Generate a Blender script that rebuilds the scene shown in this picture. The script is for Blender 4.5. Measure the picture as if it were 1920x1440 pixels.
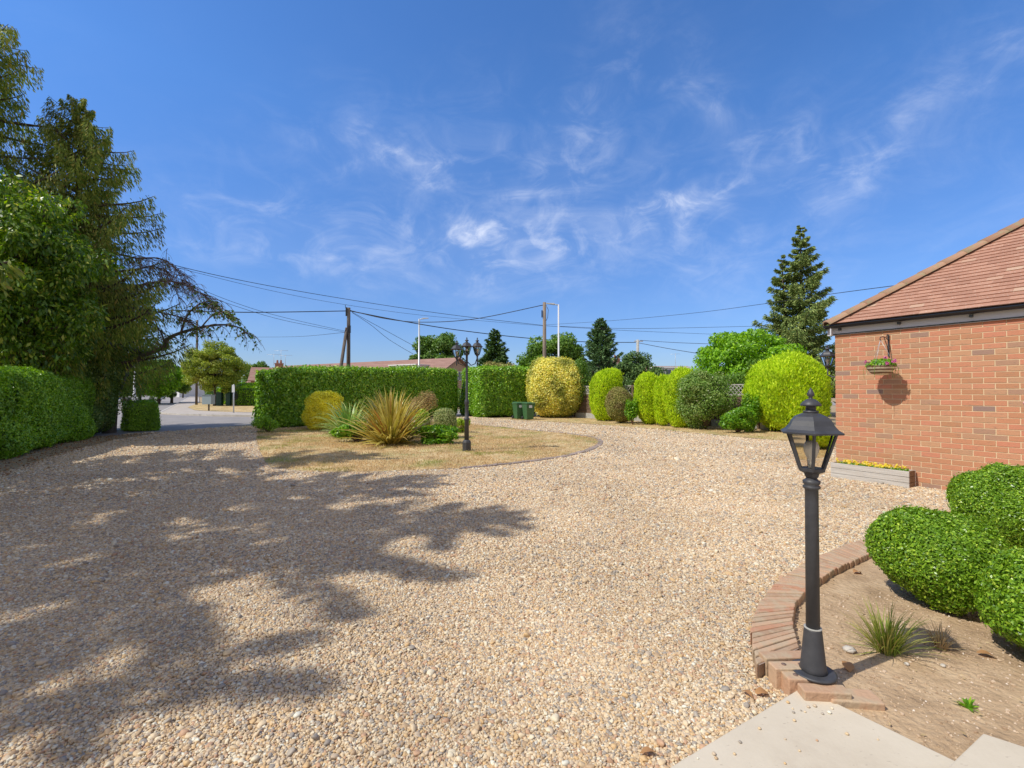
import bpy, math, random
import numpy as np
from mathutils import Vector
from math import sin, cos, pi, radians, atan2, sqrt

for o in list(bpy.data.objects): bpy.data.objects.remove(o)
random.seed(7)
rng = np.random.default_rng(11)
S = bpy.context.scene
col = S.collection

# ------------------------------------------------------------------ camera, sky, sun
F = 870.0; PITCH = math.atan(13/870.0); H = 1.42
cam = bpy.data.cameras.new('camera'); cam.sensor_width = 36; cam.lens = 36*F/1920
cam.clip_start = .05; cam.clip_end = 3000
camo = bpy.data.objects.new('camera', cam); col.objects.link(camo)
camo.location = (0, 0, H); camo.rotation_euler = (pi/2+PITCH, 0, 0)
S.camera = camo
S.view_settings.view_transform = 'Standard'; S.view_settings.look = 'None'
S.view_settings.exposure = 0.12; S.view_settings.gamma = 1
S.render.resolution_x = 1024; S.render.resolution_y = 768

ELEV = radians(50)
LD = Vector((.914, .405, 0)).normalized()          # the way the light travels over the ground
LDIR = Vector((LD.x*cos(ELEV), LD.y*cos(ELEV), -sin(ELEV)))
sun = bpy.data.lights.new('sun', 'SUN'); sun.energy = 3.8; sun.angle = radians(.53); sun.color = (1, .955, .87)
suno = bpy.data.objects.new('sun', sun); col.objects.link(suno)
suno.rotation_euler = LDIR.to_track_quat('-Z', 'Y').to_euler(); suno.location = (-20, -10, 30)

def raydir(px, py):
    cx = (px-960)/F; cy = (720-py)/F
    return Vector((cx, cos(PITCH)-cy*sin(PITCH), sin(PITCH)+cy*cos(PITCH)))
def P(px, py, Z):
    d = raydir(px, py); t = Z/d.y
    return Vector((d.x*t, Z, H+d.z*t))
def G(px, py, z=0.0):
    d = raydir(px, py); t = (z-H)/d.z
    return Vector((d.x*t, d.y*t, z))

w = bpy.data.worlds.new('World'); S.world = w; w.use_nodes = True
def world_sky():
    nt = w.node_tree; N = nt.nodes; L = nt.links
    bg = N['Background']; bg.inputs['Strength'].default_value = .125
    sky = N.new('ShaderNodeTexSky'); sky.sky_type = 'NISHITA'; sky.sun_disc = False
    sky.sun_elevation = ELEV; sky.sun_rotation = atan2(-LD.x, -LD.y)
    sky.air_density = 1.0; sky.dust_density = .55; sky.ozone_density = 3.0; sky.altitude = 50
    hs = N.new('ShaderNodeHueSaturation'); hs.inputs['Saturation'].default_value = 1.08; hs.inputs['Value'].default_value = 1.12
    hs.inputs['Hue'].default_value = .503
    L.new(sky.outputs[0], hs.inputs['Color'])
    tint = N.new('ShaderNodeMix'); tint.data_type = 'RGBA'; tint.blend_type = 'MULTIPLY'; tint.inputs[0].default_value = 1; L.new(hs.outputs[0], tint.inputs[6])
    tc = N.new('ShaderNodeTexCoord')
    # wisps: noise on the direction projected on a high flat layer
    sep = N.new('ShaderNodeSeparateXYZ'); L.new(tc.outputs['Generated'], sep.inputs[0])
    def math_(op, a, b=None, c=False):
        m = N.new('ShaderNodeMath'); m.operation = op; m.use_clamp = c
        for i, v in enumerate((a, b)):
            if v is None: continue
            if isinstance(v, (int, float)): m.inputs[i].default_value = v
            else: L.new(v, m.inputs[i])
        return m.outputs[0]
    el = N.new('ShaderNodeMapRange'); el.inputs[2].default_value = .5; L.new(sep.outputs[2], el.inputs[0])
    tm = N.new('ShaderNodeMix'); tm.data_type = 'RGBA'; L.new(el.outputs[0], tm.inputs[0]); tm.inputs[6].default_value = (.55, .62, .87, 1); tm.inputs[7].default_value = (.66, 1.0, 1.32, 1); L.new(tm.outputs[2], tint.inputs[7])
    zz = math_('ADD', math_('MAXIMUM', sep.outputs[2], 0.0), .12)
    cx = math_('DIVIDE', sep.outputs[0], zz); cy = math_('DIVIDE', sep.outputs[1], zz)
    cmb = N.new('ShaderNodeCombineXYZ'); L.new(cx, cmb.inputs[0]); L.new(cy, cmb.inputs[1])
    def noise(scale, detail, rough, dist, rot, sc, off=0, src=None):
        mp = N.new('ShaderNodeMapping'); mp.inputs['Rotation'].default_value = (0, 0, rot); mp.inputs['Scale'].default_value = sc
        mp.inputs['Location'].default_value = (off, off*.7, 0)
        L.new(src or cmb.outputs[0], mp.inputs[0])
        n = N.new('ShaderNodeTexNoise'); n.inputs['Scale'].default_value = scale; n.inputs['Detail'].default_value = detail
        n.inputs['Roughness'].default_value = rough; n.inputs['Distortion'].default_value = dist
        L.new(mp.outputs[0], n.inputs['Vector']); return n.outputs[0]
    n1 = noise(5.0, 9, .62, 1.2, 0, (1, 1, 2.0), 3.1, tc.outputs['Generated'])
    n2 = noise(11, 8, .62, 1.0, radians(20), (1, 1, 1.7), 5.7, tc.outputs['Generated'])
    n3 = noise(.9, 4, .5, .4, 0, (1, 1, 1), 1.3)
    def mr(v, a, b, c=0, d=1):
        m = N.new('ShaderNodeMapRange'); m.interpolation_type = 'SMOOTHSTEP'
        for i, x in enumerate((a, b, c, d)): m.inputs[1+i].default_value = x
        L.new(v, m.inputs[0]); return m.outputs[0]
    w1 = mr(n1, .40, .80); w2 = mr(n2, .42, .82); big = mr(n3, .42, .68)
    base = math_('MULTIPLY', math_('MULTIPLY', w1, big), .11)
    # placed cirrus patches: direction, half widths (radians), turn
    acc = base
    warp = N.new('ShaderNodeTexNoise'); warp.inputs['Scale'].default_value = 5; warp.inputs['Detail'].default_value = 5
    L.new(tc.outputs['Generated'], warp.inputs['Vector'])
    sub = N.new('ShaderNodeVectorMath'); sub.operation = 'SUBTRACT'; L.new(warp.outputs['Color'], sub.inputs[0]); sub.inputs[1].default_value = (.5, .5, .5)
    scl = N.new('ShaderNodeVectorMath'); scl.operation = 'SCALE'; L.new(sub.outputs[0], scl.inputs[0]); scl.inputs['Scale'].default_value = .22
    add = N.new('ShaderNodeVectorMath'); add.operation = 'ADD'; L.new(tc.outputs['Generated'], add.inputs[0]); L.new(scl.outputs[0], add.inputs[1])
    fil = math_('ADD', math_('MULTIPLY', w1, .55), math_('MULTIPLY', w2, .8))
    fil = math_('ADD', fil, .10)
    for (px, py, a, b, rot, s) in [
        (735, 300, .08, .018, .05, 1.0), (930, 432, .16, .032, -.08, 1.25), (912, 470, .05, .04, .5, .8),
        (1005, 356, .05, .018, .1, 1.2), (1285, 395, .10, .026, .35, 1.1), (1272, 450, .02, .07, .1, .55),
        (930, 370, .45, .15, 0, .34), (1110, 300, .05, .13, -.35, .35), (1400, 215, .16, .035, -.75, .5),
        (1740, 220, .24, .03, .45, .42), (540, 492, .22, .03, -.05, .5), (640, 455, .2, .025, -.15, .42),
        (1480, 330, .35, .03, .3, .18), (1130, 90, .05, .17, -.25, .14), (330, 380, .22, .035, -.2, .3), (1750, 350, .4, .16, 0, .12), (1050, 500, .4, .06, 0, .3)]:
        d = raydir(px, py).normalized()
        r = Vector((d.y, -d.x, 0)).normalized(); u = r.cross(d)
        r2 = r*cos(rot)+u*sin(rot); u2 = u*cos(rot)-r*sin(rot)
        def dot(vec, k):
            s_ = N.new('ShaderNodeVectorMath'); s_.operation = 'DOT_PRODUCT'
            L.new(add.outputs[0], s_.inputs[0]); s_.inputs[1].default_value = vec/k
            return math_('ADD', s_.outputs['Value'], -float(vec.dot(d))/k)
        A = dot(r2, a); B = dot(u2, b); C = dot(d, .35)
        q = math_('ADD', math_('ADD', math_('MULTIPLY', A, A), math_('MULTIPLY', B, B)), math_('MULTIPLY', C, C))
        g = math_('EXPONENT', math_('MULTIPLY', q, -1.0))
        acc = math_('ADD', acc, math_('MULTIPLY', math_('MULTIPLY', g, s), fil))
    fac = math_('MULTIPLY', acc, .52, True)
    # fade everything at the horizon
    mix = N.new('ShaderNodeMix'); mix.data_type = 'RGBA'
    L.new(fac, mix.inputs[0]); L.new(tint.outputs[2], mix.inputs[6]); mix.inputs[7].default_value = (6.9, 7.3, 8.4, 1)
    bk = N.new('ShaderNodeMapRange'); bk.interpolation_type = 'SMOOTHSTEP'; bk.inputs[1].default_value = .48; bk.inputs[2].default_value = -.25; L.new(sep.outputs[1], bk.inputs[0])  # unseen pale veil behind the camera, added to brighten and warm the shade
    fill_veil = math_('MULTIPLY', bk.outputs[0], math_('ADD', math_('MULTIPLY', n3, .7), .35), True)
    mv = N.new('ShaderNodeMix'); mv.data_type = 'RGBA'; L.new(fill_veil, mv.inputs[0]); L.new(mix.outputs[2], mv.inputs[6]); mv.inputs[7].default_value = (4.9, 4.5, 4.3, 1)
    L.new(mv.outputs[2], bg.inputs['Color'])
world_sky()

# ------------------------------------------------------------------ materials
def mat(name, colr=(.5, .5, .5), rough=.7, metal=0, spec=.5):
    m = bpy.data.materials.new(name); m.use_nodes = True
    b = m.node_tree.nodes['Principled BSDF']
    b.inputs['Base Color'].default_value = (*colr, 1); b.inputs['Roughness'].default_value = rough
    b.inputs['Metallic'].default_value = metal; b.inputs['Specular IOR Level'].default_value = spec
    return m
def ramp(N, stops, interp='LINEAR'):
    r = N.new('ShaderNodeValToRGB'); r.color_ramp.interpolation = interp
    e = r.color_ramp.elements
    while len(e) > 1: e.remove(e[-1])
    e[0].position = stops[0][0]; e[0].color = (*stops[0][1], 1)
    for p_, c in stops[1:]:
        x = e.new(p_); x.color = (*c, 1)
    return r
def noisemat(name, stops, scale=5, detail=6, rough=.8, bump=.3, bscale=None, dist=.02, coord='Object', spec=.3, stretch=(1, 1, 1), metal=0):
    m = mat(name, rough=rough, spec=spec, metal=metal); nt = m.node_tree; N = nt.nodes; L = nt.links; b = N['Principled BSDF']
    tc = N.new('ShaderNodeTexCoord'); mp = N.new('ShaderNodeMapping'); mp.inputs['Scale'].default_value = stretch
    L.new(tc.outputs[coord], mp.inputs[0])
    n = N.new('ShaderNodeTexNoise'); n.inputs['Scale'].default_value = scale; n.inputs['Detail'].default_value = detail; n.inputs['Roughness'].default_value = .62
    L.new(mp.outputs[0], n.inputs['Vector'])
    r = ramp(N, stops); L.new(n.outputs[0], r.inputs[0]); L.new(r.outputs[0], b.inputs['Base Color'])
    if bump:
        n2 = N.new('ShaderNodeTexNoise'); n2.inputs['Scale'].default_value = bscale or scale*4; n2.inputs['Detail'].default_value = 5
        L.new(mp.outputs[0], n2.inputs['Vector'])
        bp = N.new('ShaderNodeBump'); bp.inputs['Strength'].default_value = bump; bp.inputs['Distance'].default_value = dist
        L.new(n2.outputs[0], bp.inputs['Height']); L.new(bp.outputs[0], b.inputs['Normal'])
    return m
def leafmat(name, stops, trans=.3, rough=.5, spec=.4, patch=None, pscale=2.5):
    """stops spread over single leaves; patch = (colour, amount) laid in over noise-shaped areas of the plant"""
    m = mat(name, rough=rough, spec=spec); nt = m.node_tree; N = nt.nodes; L = nt.links; b = N['Principled BSDF']
    g = N.new('ShaderNodeNewGeometry'); r = ramp(N, stops); L.new(g.outputs['Random Per Island'], r.inputs[0])
    out = r.outputs[0]
    tc = N.new('ShaderNodeTexCoord'); n = N.new('ShaderNodeTexNoise'); n.inputs['Scale'].default_value = pscale; n.inputs['Detail'].default_value = 3
    L.new(tc.outputs['Object'], n.inputs['Vector'])
    if patch:
        mr = N.new('ShaderNodeMapRange'); mr.inputs[1].default_value = .5; mr.inputs[2].default_value = .66; mr.inputs[4].default_value = patch[1]
        L.new(n.outputs[0], mr.inputs[0])
        mx = N.new('ShaderNodeMix'); mx.data_type = 'RGBA'; L.new(mr.outputs[0], mx.inputs[0]); L.new(out, mx.inputs[6]); mx.inputs[7].default_value = (*patch[0], 1)
        out = mx.outputs[2]
    L.new(out, b.inputs['Base Color'])
    t = N.new('ShaderNodeBsdfTranslucent')
    hs = N.new('ShaderNodeHueSaturation'); hs.inputs['Value'].default_value = 1.5; hs.inputs['Saturation'].default_value = 1.1; hs.inputs['Hue'].default_value = .49
    L.new(out, hs.inputs['Color']); L.new(hs.outputs[0], t.inputs[0])
    ms = N.new('ShaderNodeMixShader'); ms.inputs[0].default_value = trans
    L.new(b.outputs[0], ms.inputs[1]); L.new(t.outputs[0], ms.inputs[2]); L.new(ms.outputs[0], N['Material Output'].inputs[0])
    return m

M = {}
M['black_iron'] = noisemat('black_iron', [(.3, (.038, .039, .044)), (.7, (.06, .06, .066))], 18, rough=.5, bump=.12, bscale=160, dist=.002, spec=.5)
M['black_plastic'] = mat('black_plastic', (.018, .018, .02), .35)
M['shaded_white'] = mat('shaded_white', (.62, .62, .64), .45)  # white greyed to put the gutter's shade on the fascia into the colour
M['smoked_glass'] = mat('smoked_glass', (.84, .77, .66), .08)
M['smoked_glass'].node_tree.nodes['Principled BSDF'].inputs['Transmission Weight'].default_value = 1
M['smoked_glass'].node_tree.nodes['Principled BSDF'].inputs['IOR'].default_value = 1.05
M['bulb'] = mat('bulb', (.75, .74, .7), .3)
M['bark'] = noisemat('bark', [(.3, (.05, .038, .028)), (.7, (.14, .11, .085))], 9, bump=.8, bscale=30, stretch=(1, 1, .25))
M['grey_bark'] = noisemat('grey_bark', [(.3, (.09, .08, .07)), (.7, (.2, .18, .165))], 9, bump=.5, bscale=30)
M['twig'] = mat('twig', (.20, .13, .10), .85)
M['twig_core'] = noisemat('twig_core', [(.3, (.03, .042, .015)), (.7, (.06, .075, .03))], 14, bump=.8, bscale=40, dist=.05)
M['timber'] = noisemat('timber', [(.3, (.40, .36, .31)), (.5, (.52, .48, .43)), (.72, (.60, .57, .52))], 6, bump=.25, bscale=26, dist=.003, stretch=(.4, 6, 9))
M['timber_end'] = noisemat('timber_end', [(.3, (.17, .10, .055)), (.7, (.3, .19, .11))], 14, bump=.3, bscale=40, dist=.003, stretch=(6, 1, 6))
M['pole_wood'] = noisemat('pole_wood', [(.3, (.17, .13, .10)), (.7, (.30, .24, .19))], 5, bump=.3, stretch=(3, 3, .4))
M['dark_pole'] = noisemat('dark_pole', [(.3, (.08, .065, .055)), (.7, (.17, .135, .11))], 5, bump=.3, stretch=(3, 3, .4))
M['concrete'] = noisemat('concrete', [(.3, (.34, .33, .30)), (.7, (.46, .45, .42))], 6, bump=.2)
M['grey_metal'] = mat('grey_metal', (.5, .52, .54), .4, .3)
M['wire'] = mat('wire', (.02, .02, .022), .6)
M['fence_wood'] = noisemat('fence_wood', [(.3, (.10, .065, .045)), (.7, (.19, .13, .09))], 5, bump=.3, stretch=(1, 1, 6))
M['lattice'] = noisemat('lattice', [(.3, (.38, .34, .31)), (.7, (.52, .48, .44))], 8, bump=.2)
M['slab'] = noisemat('slab', [(.25, (.49, .415, .315)), (.45, (.585, .51, .395)), (.7, (.64, .565, .445))], 2.2, detail=12, bump=.25, bscale=70, dist=.003, rough=.8)
def flecks():
    nt = M['slab'].node_tree; N = nt.nodes; L = nt.links; b = N['Principled BSDF']; src = b.inputs['Base Color'].links[0].from_socket
    tc = N.new('ShaderNodeTexCoord'); mp = N.new('ShaderNodeMapping'); mp.inputs['Rotation'].default_value = (0, 0, .5); mp.inputs['Scale'].default_value = (18, 60, 1); L.new(tc.outputs['Object'], mp.inputs[0])
    n = N.new('ShaderNodeTexNoise'); n.inputs['Scale'].default_value = 1.6; n.inputs['Detail'].default_value = 5; L.new(mp.outputs[0], n.inputs[0])
    mr = N.new('ShaderNodeMapRange'); mr.inputs[1].default_value = .66; mr.inputs[2].default_value = .74; mr.inputs[4].default_value = .7; L.new(n.outputs[0], mr.inputs[0])
    mx = N.new('ShaderNodeMix'); mx.data_type = 'RGBA'; L.new(mr.outputs[0], mx.inputs[0]); L.new(src, mx.inputs[6]); mx.inputs[7].default_value = (.26, .20, .15, 1); L.new(mx.outputs[2], b.inputs['Base Color'])
flecks()
M['asphalt'] = noisemat('asphalt', [(.3, (0.254, 0.235, 0.219)), (.7, (0.329, 0.300, 0.279))], 1.2, bump=.3, bscale=60, rough=.85)
M['pavement'] = noisemat('pavement', [(.3, (0.400, 0.347, 0.294)), (.7, (0.508, 0.449, 0.380))], 1.5, bump=.2, bscale=60)
M['kerb'] = noisemat('kerb', [(.3, (.42, .39, .35)), (.7, (.55, .52, .47))], 3, bump=.2)
M['bin_green'] = mat('bin_green', (.05, .135, .05), .5)
M['cabinet_green'] = mat('cabinet_green', (.02, .075, .05), .5)
M['box_grey'] = mat('box_grey', (.27, .33, .34), .5)
M['stone'] = noisemat('stone', [(.3, (.45, .4, .33)), (.7, (.65, .6, .52))], 8, bump=.3)
M['dead_leaf'] = leafmat('dead_leaf', [(0, (.24, .10, .035)), (.5, (.42, .21, .08)), (1, (.5, .33, .16))], .15, .7)
M['pink'] = leafmat('pink', [(0, (.6, .12, .35)), (1, (.75, .25, .5))], .3)
M['pale_pink'] = leafmat('pale_pink', [(0, (.75, .42, .42)), (1, (.82, .6, .58))], .3)
M['yellow_petal'] = leafmat('yellow_petal', [(0, (.75, .55, .02)), (.7, (.8, .68, .04)), (1, (.8, .75, .3))], .3)
M['white_petal'] = leafmat('white_petal', [(0, (.75, .73, .7)), (1, (.8, .76, .74))], .3)
# foliage
M['laurel'] = leafmat('laurel', [(0, (0.106, 0.244, 0.017)), (.45, (0.196, 0.416, 0.027)), (.8, (0.303, 0.563, 0.038)), (1, (0.605, 0.783, 0.103))], .25, .38, .5, patch=((.19, .36, .03), .5))
M['privet'] = leafmat('privet', [(0, (0.134, 0.289, 0.021)), (.5, (0.228, 0.447, 0.031)), (1, (0.454, 0.710, 0.068))], .28, .42, .45, patch=((.13, .26, .03), .6), pscale=1.2)
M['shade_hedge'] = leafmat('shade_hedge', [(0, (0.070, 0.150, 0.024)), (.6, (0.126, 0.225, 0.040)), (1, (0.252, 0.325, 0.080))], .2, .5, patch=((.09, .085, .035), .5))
M['box_leaf'] = leafmat('box_leaf', [(0, (0.090, 0.197, 0.012)), (.5, (0.184, 0.343, 0.020)), (.85, (0.313, 0.514, 0.033)), (1, (0.573, 0.719, 0.084))], .25, .33, .5, patch=((.12, .26, .02), .5), pscale=4)
M['gold_conifer'] = leafmat('gold_conifer', [(0, (0.340, 0.510, 0.021)), (.5, (0.538, 0.722, 0.026)), (1, (0.753, 0.880, 0.053))], .3, .55, .25, patch=((.32, .48, .02), .6), pscale=2)
M['gold_ball'] = leafmat('gold_ball', [(0, (0.886, 0.774, 0.035)), (.6, (0.900, 0.900, 0.060)), (1, (0.900, 0.900, 0.178))], .25, .5, .3, patch=((.45, .45, .03), .5), pscale=2.5)
M['gold_privet'] = leafmat('gold_privet', [(0, (0.379, 0.509, 0.054)), (.35, (0.886, 0.763, 0.123)), (1, (0.900, 0.900, 0.328))], .25, .5, .3, patch=((.18, .22, .03), .8), pscale=1.1)
M['olive_shrub'] = leafmat('olive_shrub', [(0, (0.210, 0.238, 0.056)), (.6, (0.350, 0.350, 0.098)), (1, (0.504, 0.420, 0.168))], .25, .6, .2, patch=((.25, .17, .09), .6))
M['variegated'] = leafmat('variegated', [(0, (0.140, 0.238, 0.056)), (.6, (0.364, 0.420, 0.140)), (1, (0.630, 0.630, 0.308))], .25, .5)
M['brown_shrub'] = leafmat('brown_shrub', [(0, (0.210, 0.210, 0.060)), (.5, (0.405, 0.300, 0.120)), (1, (0.540, 0.360, 0.165))], .25, .6)
M['lime'] = leafmat('lime', [(0, (0.224, 0.378, 0.028)), (1, (0.504, 0.616, 0.070))], .35, .5)
M['herb'] = leafmat('herb', [(0, (0.091, 0.239, 0.015)), (.7, (0.182, 0.404, 0.021)), (1, (0.364, 0.538, 0.052))], .35, .4)
M['flower_shrub'] = leafmat('flower_shrub', [(0, (.13, .26, .04)), (.7, (.24, .38, .07)), (.96, (.36, .46, .14)), (1, (.55, .55, .42))], .3, .5, patch=((.28, .22, .08), .35))
M['bright_tree'] = leafmat('bright_tree', [(0, (0.107, 0.252, 0.013)), (.6, (0.213, 0.446, 0.019)), (1, (0.404, 0.678, 0.038))], .35, .45)
M['mid_tree'] = leafmat('mid_tree', [(0, (0.076, 0.176, 0.020)), (.6, (0.139, 0.269, 0.032)), (1, (0.252, 0.393, 0.057))], .3, .5)
M['oak_tree'] = leafmat('oak_tree', [(0, (0.067, 0.153, 0.024)), (.7, (0.133, 0.262, 0.038)), (1, (0.239, 0.371, 0.068))], .25, .5)
M['autumn_tree'] = leafmat('autumn_tree', [(0, (0.164, 0.245, 0.030)), (.6, (0.315, 0.413, 0.053)), (1, (0.479, 0.520, 0.090))], .35, .5, patch=((.3, .2, .04), .4), pscale=.8)
M['dark_conifer'] = leafmat('dark_conifer', [(0, (0.050, 0.112, 0.029)), (.7, (0.098, 0.188, 0.043)), (1, (0.196, 0.300, 0.072))], .15, .6)
M['blue_conifer'] = leafmat('blue_conifer', [(0, (0.062, 0.137, 0.048)), (.7, (0.124, 0.228, 0.077)), (1, (0.222, 0.319, 0.103))], .15, .6)
M['olive_conifer'] = leafmat('olive_conifer', [(0, (0.081, 0.144, 0.038)), (.5, (0.212, 0.287, 0.077)), (1, (0.392, 0.451, 0.145))], .2, .6, .2)
M['cypress'] = leafmat('cypress', [(0, (0.112, 0.191, 0.032)), (.5, (0.224, 0.301, 0.052)), (.85, (0.365, 0.411, 0.072)), (1, (0.477, 0.356, 0.096))], .35, .6, .25, patch=((.10, .07, .035), .5), pscale=.5)
M['near_leaf'] = leafmat('near_leaf', [(0, (0.055, 0.128, 0.015)), (.5, (0.122, 0.234, 0.020)), (.85, (0.243, 0.404, 0.030)), (1, (0.608, 0.616, 0.119))], .38, .38, .5)
M['flax_bronze'] = leafmat('flax_bronze', [(0, (0.242, 0.252, 0.040)), (.3, (0.440, 0.347, 0.072)), (.55, (0.594, 0.514, 0.120)), (.82, (0.682, 0.630, 0.192)), (1, (0.374, 0.168, 0.056))], .25, .4, .4)
M['flax_green'] = leafmat('flax_green', [(0, (0.140, 0.294, 0.056)), (.6, (0.320, 0.462, 0.119)), (1, (0.620, 0.693, 0.252))], .25, .4, .4)
M['straw'] = leafmat('straw', [(0, (.36, .26, .12)), (1, (.6, .48, .28))], .3, .6)
M['tuft'] = leafmat('tuft', [(0, (0.130, 0.221, 0.022)), (.6, (0.312, 0.364, 0.055)), (1, (0.624, 0.494, 0.187))], .3, .5)

# brick / tile / gravel colours per piece
def islandmat(name, stops, rough=.8, bump=.35, bscale=70, dist=.003, interp='LINEAR', streak=None, spec=.25):
    m = mat(name, rough=rough, spec=spec); nt = m.node_tree; N = nt.nodes; L = nt.links; b = N['Principled BSDF']
    g = N.new('ShaderNodeNewGeometry'); r = ramp(N, stops, interp); L.new(g.outputs['Random Per Island'], r.inputs[0])
    tc = N.new('ShaderNodeTexCoord'); out = r.outputs[0]
    if streak:
        mp = N.new('ShaderNodeMapping'); mp.inputs['Scale'].default_value = streak[2]; L.new(tc.outputs['Object'], mp.inputs[0])
        n = N.new('ShaderNodeTexNoise'); n.inputs['Scale'].default_value = 4; n.inputs['Detail'].default_value = 6; L.new(mp.outputs[0], n.inputs[0])
        mr = N.new('ShaderNodeMapRange'); mr.inputs[1].default_value = streak[3][0]; mr.inputs[2].default_value = streak[3][1]; mr.inputs[4].default_value = streak[1]; L.new(n.outputs[0], mr.inputs[0])
        mx = N.new('ShaderNodeMix'); mx.data_type = 'RGBA'; L.new(mr.outputs[0], mx.inputs[0]); L.new(out, mx.inputs[6]); mx.inputs[7].default_value = (*streak[0], 1)
        out = mx.outputs[2]
    L.new(out, b.inputs['Base Color'])
    n2 = N.new('ShaderNodeTexNoise'); n2.inputs['Scale'].default_value = bscale; n2.inputs['Detail'].default_value = 5; L.new(tc.outputs['Object'], n2.inputs[0])
    bp = N.new('ShaderNodeBump'); bp.inputs['Strength'].default_value = bump; bp.inputs['Distance'].default_value = dist
    L.new(n2.outputs[0], bp.inputs['Height']); L.new(bp.outputs[0], b.inputs['Normal'])
    return m
M['brick'] = islandmat('brick', [(0, (0.456, 0.228, 0.122)), (.3, (0.524, 0.242, 0.133)), (.55, (0.563, 0.228, 0.138)), (.8, (0.524, 0.291, 0.163)), (.93, (0.446, 0.252, 0.153)), (1, (0.291, 0.194, 0.163))], streak=((.27, .18, .13), .7, (4, 4, 16), (.56, .72)))
M['mortar'] = noisemat('mortar', [(.3, (.66, .50, .31)), (.7, (.75, .59, .38))], 20, bump=.3, bscale=120, dist=.003)
M['edging'] = islandmat('edging', [(0, (.38, .25, .16)), (.4, (.48, .30, .19)), (.75, (.54, .36, .23)), (1, (.46, .22, .13))], streak=((.46, .37, .25), .7, (3, 3, 3), (.45, .62)), bump=.8, bscale=50, dist=.006)
M['edging_grey'] = islandmat('edging_grey', [(0, (.24, .19, .16)), (1, (.36, .28, .24))], bump=.6)
M['tile'] = islandmat('tile', [(0, (0.360, 0.186, 0.126)), (.5, (0.410, 0.216, 0.147)), (.93, (0.450, 0.245, 0.168)), (1, (0.520, 0.372, 0.260))], streak=((.62, .54, .44), .6, (12, 12, 12), (.60, .70)), bump=.5)
M['ridge_tile'] = islandmat('ridge_tile', [(0, (.34, .19, .12)), (1, (.46, .29, .19))], streak=((.30, .26, .15), .8, (3, 3, 3), (.5, .64)), bump=.5)
M['far_roof'] = noisemat('far_roof', [(.3, (.24, .13, .10)), (.7, (.36, .22, .17))], 3, bump=.4, bscale=14, stretch=(.3, .3, 3))
M['grey_roof'] = noisemat('grey_roof', [(.3, (.16, .12, .11)), (.7, (.25, .19, .17))], 3, bump=.4, bscale=14)
M['far_brick'] = noisemat('far_brick', [(.3, (.35, .17, .11)), (.7, (.46, .26, .17))], 8, bump=.2)
M['tan_brick'] = noisemat('tan_brick', [(.3, (.44, .30, .20)), (.7, (.54, .38, .26))], 8, bump=.2)
M['render_white'] = noisemat('render_white', [(.3, (.66, .66, .66)), (.7, (.75, .75, .75))], 3, bump=.1)
M['window_glass'] = mat('window_glass', (.04, .06, .09), .08, 0, .8)
M['car_white'] = mat('car_white', (.6, .6, .62), .25); M['car_blue'] = mat('car_blue', (.05, .09, .22), .25); M['rubber'] = mat('rubber', (.02, .02, .02), .8)

GRAVEL = [(0, (0.355, 0.309, 0.256)), (.09, (0.505, 0.356, 0.213)), (.22, (0.647, 0.488, 0.300)), (.36, (0.722, 0.572, 0.378)), (.50, (0.655, 0.447, 0.229)),
          (.60, (0.572, 0.453, 0.323)), (.69, (0.763, 0.662, 0.480)), (.80, (0.689, 0.529, 0.339)), (.88, (0.554, 0.346, 0.213)), (.94, (0.439, 0.380, 0.308)), (.97, (0.763, 0.729, 0.600))]
def gravel_ground():
    m = mat('gravel', rough=.85, spec=.25); nt = m.node_tree; N = nt.nodes; L = nt.links; b = N['Principled BSDF']
    tc = N.new('ShaderNodeTexCoord')
    v = N.new('ShaderNodeTexVoronoi'); v.inputs['Scale'].default_value = 52; L.new(tc.outputs['Object'], v.inputs['Vector'])
    sp = N.new('ShaderNodeSeparateColor'); L.new(v.outputs['Color'], sp.inputs[0])
    r = ramp(N, GRAVEL, 'CONSTANT'); L.new(sp.outputs[0], r.inputs[0])
    n = N.new('ShaderNodeTexNoise'); n.inputs['Scale'].default_value = .7; n.inputs['Detail'].default_value = 7; L.new(tc.outputs['Object'], n.inputs[0])
    mr = N.new('ShaderNodeMapRange'); mr.inputs[1].default_value = .35; mr.inputs[2].default_value = .7; mr.inputs[3].default_value = .86; mr.inputs[4].default_value = 1.04; L.new(n.outputs[0], mr.inputs[0])
    hs = N.new('ShaderNodeHueSaturation'); L.new(mr.outputs[0], hs.inputs['Value']); L.new(r.outputs[0], hs.inputs['Color'])
    L.new(hs.outputs[0], b.inputs['Base Color'])
    bp = N.new('ShaderNodeBump'); bp.invert = True; bp.inputs['Strength'].default_value = .75; bp.inputs['Distance'].default_value = .011
    L.new(v.outputs['Distance'], bp.inputs['Height']); L.new(bp.outputs[0], b.inputs['Normal'])
    return m
M['gravel'] = gravel_ground()
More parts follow.
